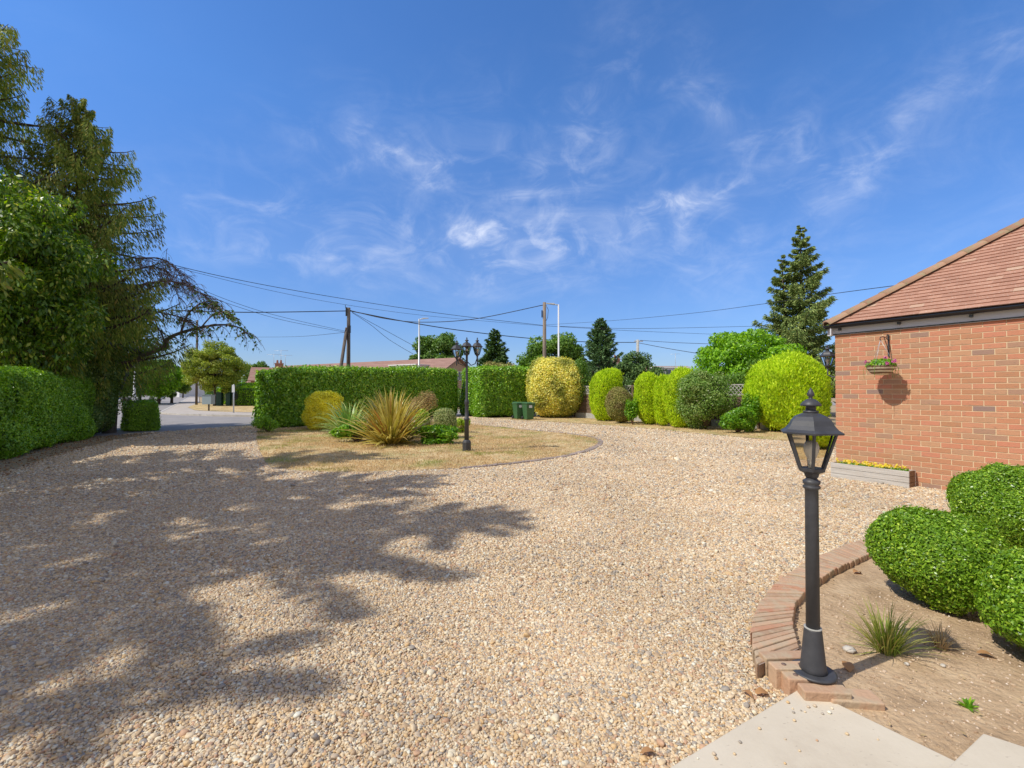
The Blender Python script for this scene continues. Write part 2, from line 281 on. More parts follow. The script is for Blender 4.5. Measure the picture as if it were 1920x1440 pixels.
def pebble_mat():
    m = mat('pebble', rough=.6, spec=.35); nt = m.node_tree; N = nt.nodes; L = nt.links; b = N['Principled BSDF']
    oi = N.new('ShaderNodeObjectInfo'); r = ramp(N, GRAVEL, 'CONSTANT'); L.new(oi.outputs['Random'], r.inputs[0])
    tc = N.new('ShaderNodeTexCoord'); n = N.new('ShaderNodeTexNoise'); n.inputs['Scale'].default_value = 2.2; n.inputs['Detail'].default_value = 4; L.new(tc.outputs['Object'], n.inputs[0])
    mr = N.new('ShaderNodeMapRange'); mr.inputs[3].default_value = .72; mr.inputs[4].default_value = 1.2; L.new(n.outputs[0], mr.inputs[0])
    n2 = N.new('ShaderNodeTexNoise'); n2.inputs['Scale'].default_value = .55; n2.inputs['Detail'].default_value = 5; L.new(oi.outputs['Location'], n2.inputs[0])
    m2 = N.new('ShaderNodeMapRange'); m2.inputs[1].default_value = .35; m2.inputs[2].default_value = .65; m2.inputs[3].default_value = .84; m2.inputs[4].default_value = 1.04; L.new(n2.outputs[0], m2.inputs[0])
    mm = N.new('ShaderNodeMath'); mm.operation = 'MULTIPLY'; L.new(mr.outputs[0], mm.inputs[0]); L.new(m2.outputs[0], mm.inputs[1])
    hs = N.new('ShaderNodeHueSaturation'); L.new(mm.outputs[0], hs.inputs['Value']); L.new(r.outputs[0], hs.inputs['Color'])
    L.new(hs.outputs[0], b.inputs['Base Color']); return m
M['pebble'] = pebble_mat()
def lawn_mat():
    m = mat('dry_lawn', rough=.9, spec=.15); nt = m.node_tree; N = nt.nodes; L = nt.links; b = N['Principled BSDF']
    tc = N.new('ShaderNodeTexCoord')
    def nz(s, d, ro=.6):
        n = N.new('ShaderNodeTexNoise'); n.inputs['Scale'].default_value = s; n.inputs['Detail'].default_value = d; n.inputs['Roughness'].default_value = ro; L.new(tc.outputs['Object'], n.inputs[0]); return n.outputs[0]
    r = ramp(N, [(.34, (.26, .17, .08)), (.46, (.50, .35, .17)), (.56, (.66, .50, .27)), (.72, (.76, .62, .38))]); L.new(nz(2.2, 9, .7), r.inputs[0])
    mr = N.new('ShaderNodeMapRange'); mr.inputs[1].default_value = .52; mr.inputs[2].default_value = .62; mr.inputs[4].default_value = .8; L.new(nz(1.1, 9, .72), mr.inputs[0])
    mx = N.new('ShaderNodeMix'); mx.data_type = 'RGBA'; L.new(mr.outputs[0], mx.inputs[0]); L.new(r.outputs[0], mx.inputs[6]); mx.inputs[7].default_value = (.22, .22, .07, 1)
    L.new(mx.outputs[2], b.inputs['Base Color'])
    bp = N.new('ShaderNodeBump'); bp.inputs['Strength'].default_value = .8; bp.inputs['Distance'].default_value = .03; L.new(nz(28, 6), bp.inputs['Height']); L.new(bp.outputs[0], b.inputs['Normal'])
    return m
M['lawn'] = lawn_mat()
def blade_mat():
    m = lawn_mat(); m.name = 'dry_blades'; return m
M['blades'] = leafmat('blades', [(0, (.46, .33, .16)), (.6, (.68, .51, .27)), (1, (.78, .64, .4))], .3, .7, .15, patch=((.30, .36, .08), .85), pscale=.9)
M['soil'] = noisemat('soil', [(.25, (0.286, 0.196, 0.117)), (.45, (0.435, 0.304, 0.184)), (.6, (0.515, 0.370, 0.228)), (.8, (0.618, 0.468, 0.305))], 5, detail=10, bump=.9, bscale=34, dist=.02, rough=.95, spec=.1)
M['earth'] = noisemat('earth', [(.3, (.30, .22, .13)), (.7, (.46, .36, .22))], .9, detail=9, bump=.8, bscale=12, dist=.04, rough=.95, spec=.1)

# ------------------------------------------------------------------ mesh helpers
def nice(name): return name
def link(o, parent=None):
    col.objects.link(o)
    if parent is not None: o.parent = parent
    return o
def tag(o, label=None, cat=None, group=None, kind=None):
    if label: o['label'] = label
    if cat: o['category'] = cat
    if group: o['group'] = group
    if kind: o['kind'] = kind
    return o
def empty(name, loc=(0, 0, 0), rz=0, label=None, cat=None, group=None):
    o = bpy.data.objects.new(name, None); col.objects.link(o); o.location = loc; o.rotation_euler = (0, 0, rz); o.empty_display_size = .1
    return tag(o, label, cat, group)

class MB:
    def __init__(s): s.v = []; s.f = []; s.m = []; s.sm = []
    def add(s, vs, fs, mi=0, smooth=False):
        b = len(s.v); s.v += [tuple(v) for v in vs]
        for f in fs: s.f.append([b+i for i in f]); s.m.append(mi); s.sm.append(smooth)
    def box(s, c, d, rz=0, mi=0, ax=None):
        hx, hy, hz = d[0]/2, d[1]/2, d[2]/2
        vs = []
        for x, y, z in ((-1, -1, -1), (1, -1, -1), (1, 1, -1), (-1, 1, -1), (-1, -1, 1), (1, -1, 1), (1, 1, 1), (-1, 1, 1)):
            p = Vector((x*hx, y*hy, z*hz))
            if ax: p = ax @ p
            elif rz: p = Vector((p.x*cos(rz)-p.y*sin(rz), p.x*sin(rz)+p.y*cos(rz), p.z))
            vs.append(p+Vector(c))
        s.add(vs, [(0, 3, 2, 1), (4, 5, 6, 7), (0, 1, 5, 4), (1, 2, 6, 5), (2, 3, 7, 6), (3, 0, 4, 7)], mi)
    def tube(s, pts, rad, n=8, mi=0, cap=True, smooth=True):
        pts = [Vector(p) for p in pts]; k = len(pts)
        if not hasattr(rad, '__len__'): rad = [rad]*k
        rings = []
        t0 = (pts[1]-pts[0]).normalized(); a = t0.orthogonal().normalized()
        for i in range(k):
            t = (pts[min(i+1, k-1)]-pts[max(i-1, 0)])
            t = t.normalized() if t.length > 1e-9 else t0
            a = (a-t*a.dot(t)); a = a.normalized() if a.length > 1e-6 else t.orthogonal().normalized()
            bb = t.cross(a)
            rings.append([pts[i]+(a*cos(2*pi*j/n)+bb*sin(2*pi*j/n))*rad[i] for j in range(n)])
        vs = [v for r in rings for v in r]; fs = []
        for i in range(k-1):
            for j in range(n):
                fs.append((i*n+j, i*n+(j+1) % n, (i+1)*n+(j+1) % n, (i+1)*n+j))
        if cap and n > 2: fs.append(tuple(range(n-1, -1, -1))); fs.append(tuple((k-1)*n+j for j in range(n)))
        s.add(vs, fs, mi, smooth)
    def lathe(s, prof, c=(0, 0, 0), n=24, mi=0, smooth=True, ph=0):
        c = Vector(c); vs = []; fs = []
        for r, z in prof:
            for j in range(n):
                a = 2*pi*j/n+ph; vs.append(c+Vector((r*cos(a), r*sin(a), z)))
        for i in range(len(prof)-1):
            for j in range(n): fs.append((i*n+j, i*n+(j+1) % n, (i+1)*n+(j+1) % n, (i+1)*n+j))
        fs.append(tuple(range(n-1, -1, -1))); fs.append(tuple((len(prof)-1)*n+j for j in range(n)))
        s.add(vs, fs, mi, smooth)
    def build(s, name, mats, parent=None, label=None, loc=None):
        me = bpy.data.meshes.new(name); me.from_pydata(s.v, [], s.f)
        if not isinstance(mats, (list, tuple)): mats = [mats]
        for m in mats: me.materials.append(m)
        me.polygons.foreach_set('material_index', s.m); me.polygons.foreach_set('use_smooth', s.sm)
        me.update(); o = bpy.data.objects.new(name, me); link(o, parent)
        if label: o['label'] = label
        if loc: o.location = loc
        return o

def quads_obj(name, V, m, parent=None, loc=None):
    """V (n,4,3) -> one mesh of n separate leaves"""
    V = np.asarray(V, dtype=np.float32); n = len(V)
    me = bpy.data.meshes.new(name)
    me.vertices.add(n*4); me.vertices.foreach_set('co', V.reshape(-1))
    me.loops.add(n*4); me.loops.foreach_set('vertex_index', np.arange(n*4, dtype=np.int32))
    me.polygons.add(n); me.polygons.foreach_set('loop_start', np.arange(0, n*4, 4, dtype=np.int32))
    me.polygons.foreach_set('loop_total', np.full(n, 4, dtype=np.int32))
    me.update(calc_edges=True); me.materials.append(m)
    o = bpy.data.objects.new(name, me); link(o, parent)
    if loc is not None: o.location = loc
    return o
def nrm(a): return a/np.maximum(np.linalg.norm(a, axis=1, keepdims=True), 1e-9)
def leaves(Pt, D, Nn, Lg, Wd, fold=.15):
    """base point, direction, normal -> pointed leaves"""
    D = nrm(D); Sd = nrm(np.cross(D, Nn)); Nn = np.cross(Sd, D)
    Lg = np.asarray(Lg).reshape(-1, 1); Wd = np.asarray(Wd).reshape(-1, 1)
    mid = Pt+D*Lg*.5+Nn*Wd*fold
    return np.stack([Pt, mid+Sd*Wd*.5, Pt+D*Lg, mid-Sd*Wd*.5], axis=1)
def rleaves(Pt, Nn, size, jit=.6, asp=.5, up=.0):
    n = len(Pt); N2 = nrm(Nn+rng.normal(0, jit, (n, 3)))
    D = rng.normal(0, 1, (n, 3)); D[:, 2] += up; D = nrm(np.cross(np.cross(N2, D), N2))
    L = size*rng.uniform(.65, 1.35, n)
    return leaves(Pt-D*L[:, None]*.5, D, N2, L, L*asp)
class Bumps:
    def __init__(s, k, amp, n=10):
        s.K = rng.normal(0, k, (n, 3)); s.ph = rng.uniform(0, 6.28, n); s.amp = amp/sqrt(n)
    def __call__(s, X): return np.clip((np.sin(X @ s.K.T+s.ph)).sum(1)*1.4*s.amp, -1.3*s.amp*sqrt(len(s.ph)), 1.5*s.amp*sqrt(len(s.ph)))
def box_surface(n, dims, r, bottom=.15):
    """points and normals on a rounded box standing on z=0, centred in x and y"""
    dx, dy, dz = dims
    areas = np.array([dy*dz, dy*dz, dx*dz, dx*dz, dx*dy, dx*dy*bottom]); k = rng.choice(6, n, p=areas/areas.sum())
    U = rng.uniform(-.5, .5, (n, 3)); U[k == 0, 0] = .5; U[k == 1, 0] = -.5; U[k == 2, 1] = .5; U[k == 3, 1] = -.5; U[k == 4, 2] = .5; U[k == 5, 2] = -.5
    Q = U*np.array(dims); inn = np.clip(Q, -(np.array(dims)/2-r), np.array(dims)/2-r)
    d = Q-inn; N_ = nrm(d); Pt = inn+N_*r; Pt[:, 2] += dz/2
    return Pt, N_
def ell_surface(n, R, zc, low=-.85, power=2.0, lean=0):
    """points on a superellipsoid with half axes R centred at height zc"""
    D = nrm(rng.normal(0, 1, (int(n*1.3), 3))); D = D[D[:, 2] > low-.15][:n]
    k = (np.abs(D)**power).sum(1)**(-1/power); Q = D*k[:, None]
    N_ = nrm(np.sign(Q)*np.abs(Q)**(power-1)/np.array(R)); Pt = Q*np.array(R)
    if lean: Pt[:, 0] += lean*(Pt[:, 2]/R[2])**2*(Pt[:, 2] > 0)
    Pt[:, 2] += zc
    return Pt, N_
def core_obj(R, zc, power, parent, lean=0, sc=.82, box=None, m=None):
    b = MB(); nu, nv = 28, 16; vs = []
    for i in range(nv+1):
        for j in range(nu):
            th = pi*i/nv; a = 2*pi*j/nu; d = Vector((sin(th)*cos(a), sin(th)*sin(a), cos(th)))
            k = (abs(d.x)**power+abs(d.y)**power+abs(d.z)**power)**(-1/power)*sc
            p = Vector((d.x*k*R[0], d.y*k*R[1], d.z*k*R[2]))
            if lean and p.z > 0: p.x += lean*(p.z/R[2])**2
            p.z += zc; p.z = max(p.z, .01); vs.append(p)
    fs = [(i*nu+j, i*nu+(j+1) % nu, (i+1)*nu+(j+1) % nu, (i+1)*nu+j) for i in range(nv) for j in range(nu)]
    b.add(vs, fs, 0, True); return b.build('opaque_core', m or M['twig_core'], parent)  # solid twig-coloured core, added to block light through the leaf shell
def style_leaves(Pt, Nn, size, style, depth):
    n = len(Pt); off = -rng.uniform(0, 1, n)**1.5*depth; st = rng.random(n) < .03; off[st] = rng.uniform(0, size*.9, st.sum()); Pt = Pt+Nn*off[:, None]
    if style == 'flame':
        D = Nn*.3+np.array([0, 0, 1.0])+rng.normal(0, .35, (n, 3)); N2 = Nn+rng.normal(0, .38, (n, 3)); L = size*rng.uniform(.6, 1.4, n)
        return leaves(Pt, D, N2, L, L*.38)
    return rleaves(Pt, Nn, size, .62, .55 if style == 'leaf' else .7)
def shrub(name, label, cat, loc, R, zc, m, n, size, style='leaf', power=2.2, bump=(2.5, .05), low=-.85, lean=0, trunk=0, group=None, depth=.06, sc=.82, rz=0, core=True):
    e = empty(name, loc, rz, label, cat, group)
    Pt, Nn = ell_surface(n, R, zc, low, power, lean); Pt = Pt+Nn*Bumps(*bump)(Pt)[:, None]
    Pt[:, 2] = np.maximum(Pt[:, 2], .02)
    quads_obj('foliage', style_leaves(Pt, Nn, size, style, depth), m, e)
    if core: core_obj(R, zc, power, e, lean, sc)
    b = MB(); b.tube([(0, 0, 0), (0, 0, zc)], [.05, .03], 8); b.build('stem', M['bark'], e)
    return e
def hedge(name, label, a, b_, thick, height, m, n, size, r=.35, bump=(2.2, .06), cat='hedge', slope=0, depth=.1, asp='leaf', side=1):
    """front bottom edge runs a -> b_ ; body lies to the left (side=1) of it"""
    a = Vector((a[0], a[1], 0)); b_ = Vector((b_[0], b_[1], 0)); d = b_-a; L = d.length; an = atan2(d.y, d.x)
    nn = Vector((-d.y, d.x, 0)).normalized()*side; c = (a+b_)/2+nn*thick/2
    e = empty(name, c, an, label, cat)
    Pt, Nn = box_surface(n, (L, thick, height), r); Pt = Pt+Nn*Bumps(*bump)(Pt)[:, None]; Pt[:, 2] = np.maximum(Pt[:, 2], .03)
    Pt[:, 2] *= 1+slope*Pt[:, 0]/L
    quads_obj('foliage', style_leaves(Pt, Nn, size, asp, depth), m, e)
    core = MB(); k = .22; core.box((0, 0, (height-k)/2), (L-2*k, thick-2*k, height-k)); core.v = [(x, y, z*(1+slope*x/L)) for x, y, z in core.v]; o = core.build('opaque_core', M['twig_core'], e)  # solid box added inside the hedge to stop light passing through
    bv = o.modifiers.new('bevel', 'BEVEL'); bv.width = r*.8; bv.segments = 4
    return e

# ------------------------------------------------------------------ the ground
def sheet(name, pts, z, m, kind='structure', thick=0):
    b = MB(); vs = [(p[0], p[1], z) for p in pts]; n = len(vs)
    ar = sum(vs[i][0]*vs[(i+1) % n][1]-vs[(i+1) % n][0]*vs[i][1] for i in range(n))
    if ar < 0: vs = vs[::-1]
    if thick:
        vs += [(x, y, z-thick) for x, y, _ in vs]
        b.add(vs, [tuple(range(n))]+[(i, n+i, n+(i+1) % n, (i+1) % n) for i in range(n)])
    else: b.add(vs, [tuple(range(n))])
    o = b.build(name, m); tag(o, kind=kind); return o
def g2(px, py): p = G(px, py); return (p.x, p.y)

gp = []
sheet('ground', [(-700, -300), (700, -300), (700, 1200), (-700, 1200)], 0, M['earth'])
left_edge = [(-13.6, 15.0), (-12.2, 13.6), (-10.9, 10.9), (-10.2, 9.1), (-6.4, 1.6), (-4, -6)]
drive_poly = [(-4, -6), (8, -6), (8, 3), (7.5, 9.5)]+[g2(*p) for p in ((1640, 852), (1560, 838), (1480, 829), (1400, 822), (1300, 813), (1200, 803), (1100, 796), (1000, 790), (942, 787), (890, 781), (862, 778), (530, 802), (480, 797), (300, 811), (232, 815))]+left_edge[1:-1]
sheet('gravel_drive', drive_poly, .006, M['gravel'])

isl_px = [(482, 806), (481, 826), (488, 848), (496, 866), (507, 877), (560, 884), (624, 887), (700, 886), (770, 883), (861, 880), (970, 869.5), (1061, 857), (1105, 846), (1124, 836), (1127, 830), (1120, 825), (1109, 821.5), (1061, 814), (970, 805.5), (890, 797.5), (860, 790), (760, 793), (600, 801)]
isl = [g2(*p) for p in isl_px]
sheet('island_lawn', isl, .018, M['lawn'])
# mounded soil under the island plants
# road, side road, pavements
near = [(-30, -8), (-13.6, 12.2), g2(232, 816), g2(300, 811), g2(480, 797), (-9.4, 21), (-3.2, 27), (-2.0, 27.6), (8, 33), (40, 50)]
far = [(40, 62), (10, 42), g2(900, 766), (-8.5, 28.5), g2(480, 782), g2(400, 781), g2(340, 779), g2(300, 777), (-40, 34), (-60, 30)]
sheet('road', near+far, .012, M['asphalt'])
sheet('side_road', [g2(300, 776.5), g2(328, 762), g2(345, 752), g2(362, 740.5), g2(360, 738.5), g2(300, 742), g2(235, 746), g2(150, 748), g2(120, 775)], .008, M['asphalt'])
sheet('pavement', [g2(300, 775), g2(328, 761), g2(346, 751), g2(363, 740), g2(372, 740.5), g2(374, 756), g2(352, 766), g2(365, 772), g2(420, 775), g2(480, 776.5), g2(520, 777), g2(520, 784), g2(480, 781), g2(400, 780), g2(340, 778)], .10, M['pavement'], thick=.1)
sheet('kerb_verge', [g2(352, 766), g2(374, 756), g2(400, 758), g2(520, 764), g2(520, 777), g2(480, 776.5), g2(420, 775), g2(365, 772)], .112, M['lawn'])
kb = MB(); kp = [G(520, 784.6), G(480, 781.6), G(400, 780.6), G(340, 778.6), G(300, 775.8), G(327, 761.5), G(345, 751.5), G(362, 740.3)]
for a, b_ in zip(kp[:-1], kp[1:]):
    d = b_-a; kb.box((a+b_)/2+Vector((0, 0, .056)), (d.length, .14, .112), atan2(d.y, d.x))
tag(kb.build('kerb', M['kerb']), kind='structure')
sheet('far_pavement', [g2(235, 745.5), g2(300, 741.6), g2(345, 739), g2(345, 738.2), g2(290, 740), g2(220, 743.5)], .1, M['pavement'], thick=.1)
# verge between the drive and the fence
ver = [g2(*p) for p in ((942, 786.5), (1000, 789), (1100, 795), (1200, 802), (1300, 812), (1400, 821), (1480, 828), (1560, 837), (1700, 850))]+[(12.5, 14.5), (3, 27)]
sheet('verge', ver, .012, M['lawn'])
# dry earth below the left hedge
sheet('hedge_bed', [(-13.2, 14.2), g2(300, 812.5), g2(215, 826), g2(120, 850), g2(30, 880), (-8.2, 6.5), (-5.5, 1.2), (-9, 1)], .014, M['earth'])
# patio by the house door
SC = G(1504.7, 1287, .05); s1 = (G(1257, 1437, .05)-SC).normalized(); s2 = Vector((-s1.y, s1.x, 0))
if s2.y > 0: s2 = -s2
SD2 = (G(1789, 1425, .05)-SC).normalized()
def bevel(o, wd=.006, seg=2):
    m = o.modifiers.new('bevel', 'BEVEL'); m.width = wd; m.segments = seg; m.limit_method = 'ANGLE'; return o
patio = sheet('patio', [SC, SC+s1*3.2, SC+s1*3.2+SD2*3.2, SC+SD2*3.2], .05, M['slab'], thick=.05); bevel(patio)
# planting bed soil
edge_out = [(1700, 985), (1640, 1003), (1580, 1022), (1520, 1048), (1462, 1084), (1424, 1126), (1408, 1170), (1409, 1208), (1420, 1245)]
edge_in = [(1705, 1003), (1650, 1026), (1610, 1046), (1560, 1070), (1520, 1096), (1493, 1128), (1486, 1155), (1489, 1185), (1500, 1212)]
EZ = .085
eo = [G(px, py, EZ) for px, py in edge_out]; ei = [G(px, py, EZ) for px, py in edge_in]
bed = [(p.x, p.y) for p in ei]+[g2(1500, 1285)]+[(SC.x+.02, SC.y), tuple((SC+SD2*3.0)[:2]), (6.5, .2), (7.3, 3.6), (6.1, 5.0), (4.2, 4.9)]
bed_o = sheet('planting_bed', bed, .035, M['soil'])
bed2 = [(x, y) for x, y in bed]

def inside(pts, poly):
    x = pts[:, 0]; y = pts[:, 1]; r = np.zeros(len(pts), bool); n = len(poly)
    for i in range(n):
        x1, y1 = poly[i][0], poly[i][1]; x2, y2 = poly[(i+1) % n][0], poly[(i+1) % n][1]
        c = ((y1 > y) != (y2 > y)) & (x < (x2-x1)*(y-y1)/((y2-y1) if y2 != y1 else 1e-9)+x1); r ^= c
    return r

# loose stones of the drive, near part
def pebbles():
    out = []
    for (z0, z1, sp, s) in ((1.3, 3.4, .0094, .0058), (3.4, 6.0, .0125, .0075), (6.0, 9.5, .0175, .0102), (9.5, 15, .024, .0128), (15, 26, .036, .017)):
        ys = np.arange(z0, z1, sp)
        xm = 1.16*z1+.4; xs = np.arange(-xm, xm, sp); X, Y = np.meshgrid(xs, ys); p = np.stack([X.ravel(), Y.ravel()], 1)
        p += rng.uniform(-sp*.55, sp*.55, p.shape); p = p[np.abs(p[:, 0]) < 1.14*p[:, 1]+.35]
        p = p[inside(p, drive_poly)]
        p = p[~inside(p, isl)]
        hb = [(q[0], q[1]) for q in [(-13.2, 14.2), g2(300, 812.5), g2(215, 826), g2(120, 850), g2(30, 880), (-8.2, 6.5), (-5.5, 1.2), (-9, 1)]]
        p = p[~inside(p, hb)]
        p = p[~inside(p, bed2)]
        pat = [SC, SC+s1*3.2, SC+s1*3.2+SD2*3.2, SC+SD2*3.2]; p = p[~inside(p, pat)]
        ring = [(q.x, q.y) for q in eo]+[(q.x, q.y) for q in ei[::-1]]; p = p[~inside(p, ring)]
        # the building
        rel = p-np.array([5.43, 7.79]); lx = rel @ np.array([.512, -.859]); ly = rel @ np.array([.859, .512]); p = p[~((lx > 0) & (ly > -.005))]
        out.append(np.concatenate([p, np.full((len(p), 1), s)], 1))
    A = np.concatenate(out); n = len(A)
    sc = A[:, 2:3]*np.exp(rng.normal(0, .3, (n, 1))); big = rng.random(n) < .006; sc[big] *= 1.7
    scale = sc*np.stack([rng.uniform(.85, 1.35, n), rng.uniform(.7, 1.1, n), rng.uniform(.5, .8, n)], 1)
    z = .006+scale[:, 2]*rng.uniform(.1, 1.0, n)+.003*np.sin(A[:, 0]*2.3+1)*np.sin(A[:, 1]*1.9)
    me = bpy.data.meshes.new('pebbles'); me.vertices.add(n)
    co = np.stack([A[:, 0], A[:, 1], z], 1).astype(np.float32); me.vertices.foreach_set('co', co.reshape(-1))
    a = me.attributes.new('scl', 'FLOAT_VECTOR', 'POINT'); a.data.foreach_set('vector', scale.astype(np.float32).reshape(-1))
    rot = np.stack([rng.normal(0, .35, n), rng.normal(0, .35, n), rng.uniform(0, 6.28, n)], 1).astype(np.float32)
    a = me.attributes.new('rot', 'FLOAT_VECTOR', 'POINT'); a.data.foreach_set('vector', rot.reshape(-1))
    me.materials.append(M['pebble'])
    o = bpy.data.objects.new('pebbles', me); link(o); tag(o, 'loose cream, tan and grey pebbles lying over the near gravel drive', 'gravel', kind='stuff')
    ng = bpy.data.node_groups.new('pebble_scatter', 'GeometryNodeTree')
    ng.interface.new_socket('Geometry', in_out='INPUT', socket_type='NodeSocketGeometry'); ng.interface.new_socket('Geometry', in_out='OUTPUT', socket_type='NodeSocketGeometry')
    N = ng.nodes; L = ng.links; gi = N.new('NodeGroupInput'); go = N.new('NodeGroupOutput')
    jn = N.new('GeometryNodeJoinGeometry')
    for k in range(4):
        ic = N.new('GeometryNodeMeshIcoSphere'); ic.inputs['Radius'].default_value = 1; ic.inputs['Subdivisions'].default_value = 2
        sp_ = N.new('GeometryNodeSetPosition'); nz = N.new('ShaderNodeTexNoise'); nz.noise_dimensions = '4D'; nz.inputs['W'].default_value = k*5.3; nz.inputs['Scale'].default_value = .9; nz.inputs['Detail'].default_value = 1
        vm = N.new('ShaderNodeVectorMath'); vm.operation = 'SUBTRACT'; vm.inputs[1].default_value = (.5, .5, .5); L.new(nz.outputs['Color'], vm.inputs[0])
        vs_ = N.new('ShaderNodeVectorMath'); vs_.operation = 'SCALE'; vs_.inputs['Scale'].default_value = 1.5; L.new(vm.outputs[0], vs_.inputs[0])
        L.new(ic.outputs[0], sp_.inputs['Geometry']); L.new(vs_.outputs[0], sp_.inputs['Offset'])
        ss = N.new('GeometryNodeSetShadeSmooth'); L.new(sp_.outputs[0], ss.inputs[0])
        sm = N.new('GeometryNodeSetMaterial'); sm.inputs['Material'].default_value = M['pebble']; L.new(ss.outputs[0], sm.inputs[0])
        g = N.new('GeometryNodeGeometryToInstance'); L.new(sm.outputs[0], g.inputs[0]); L.new(g.outputs[0], jn.inputs[0])
    iop = N.new('GeometryNodeInstanceOnPoints'); iop.inputs['Pick Instance'].default_value = True
    L.new(gi.outputs[0], iop.inputs['Points']); L.new(jn.outputs[0], iop.inputs['Instance'])
    for nm, sock in (('scl', 'Scale'), ('rot', 'Rotation')):
        na = N.new('GeometryNodeInputNamedAttribute'); na.data_type = 'FLOAT_VECTOR'; na.inputs['Name'].default_value = nm; L.new(na.outputs[0], iop.inputs[sock])
    L.new(iop.outputs[0], go.inputs[0])
    md = o.modifiers.new('scatter', 'NODES'); md.node_group = ng
    print('pebbles', n)
pebbles()
b = MB()
for k in range(70):
    t = abs(random.gauss(0, .12)) if k < 45 else random.uniform(0, .9); q = SC+s1*random.uniform(.05, 2.2)+SD2*(t+.01); s_ = random.uniform(.004, .009)
    b.lathe([(s_*.5, 0), (s_, s_*.4), (s_*.8, s_*.9), (s_*.2, s_*1.1)], (q.x, q.y, .05), 7)
M['stray'] = islandmat('stray', GRAVEL, interp='CONSTANT', bump=.1)
tag(b.build('stray_pebbles', M['stray']), 'few stray pebbles kicked onto the edge of the cream patio slab', 'gravel', kind='stuff')

# short dry grass on the lawns
def grass(name, label, poly, n, z, hgt, m):
    A = np.array([(p[0], p[1]) for p in poly]); lo = A.min(0); hi = A.max(0)
    p = rng.uniform(lo, hi, (n*3, 2)); p = p[inside(p, [(a[0], a[1]) for a in poly])][:n]; n = len(p)
    bm = Bumps(1.6, .5); cl = bm(np.concatenate([p, np.zeros((n, 1))], 1)); keep = rng.random(n) < .35+.65*(cl > 0); p = p[keep]; n = len(p)
    Pt = np.concatenate([p, np.full((n, 1), z)], 1); D = rng.normal(0, .55, (n, 3)); D[:, 2] = 1
    Nn = rng.normal(0, 1, (n, 3)); L = hgt*rng.uniform(.5, 1.4, n)
    o = quads_obj(name, leaves(Pt, D, Nn, L, np.full(n, .012)), m); tag(o, label, 'grass', kind='stuff')
grass('dry_grass', 'short straw coloured grass over the central island lawn', isl, 90000, .018, .045, M['blades'])
grass('verge_grass', 'sparse dry grass on the verge in front of the clipped shrubs', ver, 22000, .012, .04, M['blades'])

# ------------------------------------------------------------------ brick edgings
def edging(name, label, outer, inner, z0, z1, m, pitch=.073, mortar=True, closed=False):
    def resample(pl, n):
        A = np.array([(p[0], p[1]) for p in pl]); d = np.r_[0, np.cumsum(np.linalg.norm(np.diff(A, axis=0), axis=1))]
        t = np.linspace(0, d[-1], n); return np.stack([np.interp(t, d, A[:, 0]), np.interp(t, d, A[:, 1])], 1), d[-1]
    _, Lo = resample(outer, 4); _, Li = resample(inner, 4); n = int((Lo+Li)/2/pitch)
    A, _ = resample(outer, n*8+1); B, _ = resample(inner, n*8+1)
    def sm(Q):
        for _ in range(30): Q[1:-1] = (Q[:-2]+2*Q[1:-1]+Q[2:])/4
        return Q
    A = sm(A); B = sm(B)
    e = empty(name, (A[len(A)//2][0], A[len(A)//2][1], 0), 0, label, 'brick edging'); off = Vector(e.location)
    br = MB()
    for i in range(n):
        a0, a1, b0, b1 = A[i*8], A[i*8+7], B[i*8], B[i*8+7]
        j = [random.uniform(-.006, .006) for _ in range(4)]; z = z1+random.uniform(-.004, .004)
        def q(p, o_, f): v = Vector((p[0], p[1], 0)); w_ = Vector((o_[0], o_[1], 0)); return v+(w_-v).normalized()*f
        P4 = [q(a0, b0, j[0]), q(a1, b1, j[0]), q(b1, a1, j[1]), q(b0, a0, j[1])]
        vs = [Vector((p.x, p.y, z0))-off for p in P4]+[Vector((p.x, p.y, z+random.uniform(-.002, .002)))-off for p in P4]
        br.add(vs, [(4, 5, 6, 7), (0, 1, 5, 4), (1, 2, 6, 5), (2, 3, 7, 6), (3, 0, 4, 7)])
    o = br.build('bricks', m, e); bevel(o, .006, 2)
    mo = MB()
    for i in range(len(A)-1):
        def s_(p, q_, f): v = Vector((p[0], p[1], 0)); w_ = Vector((q_[0], q_[1], 0)); return v+(w_-v).normalized()*f
        P4 = [s_(A[i], B[i], .012), s_(A[i+1], B[i+1], .012), s_(B[i+1], A[i+1], .012), s_(B[i], A[i], .012)]
        vs = [Vector((p.x, p.y, z0))-off for p in P4]+[Vector((p.x, p.y, z1-.009))-off for p in P4]
        mo.add(vs, [(4, 5, 6, 7), (0, 1, 5, 4), (2, 3, 7, 6)])
    mo.build('mortar_bed', M['edging_grey'], e)
    return e
edging('brick_edging', 'curved weathered red brick edging round the planting bed by the lantern post', eo, ei, .0, EZ, M['edging'], pitch=.056)
tip = [(861, 881.5), (970, 871), (1061, 858.5), (1107, 847), (1128, 836.5), (1132, 829.5), (1124, 824), (1110, 820), (1061, 812.5), (970, 804.5), (890, 797)]
to = [G(*p) for p in tip]; ctr = G(960, 836)
ti = [p+(ctr-p).normalized()*.16 for p in to]
edging('island_edging', 'flat mauve brick edging round the tip of the island lawn', to, ti, 0, .035, M['edging_grey'], pitch=.11)

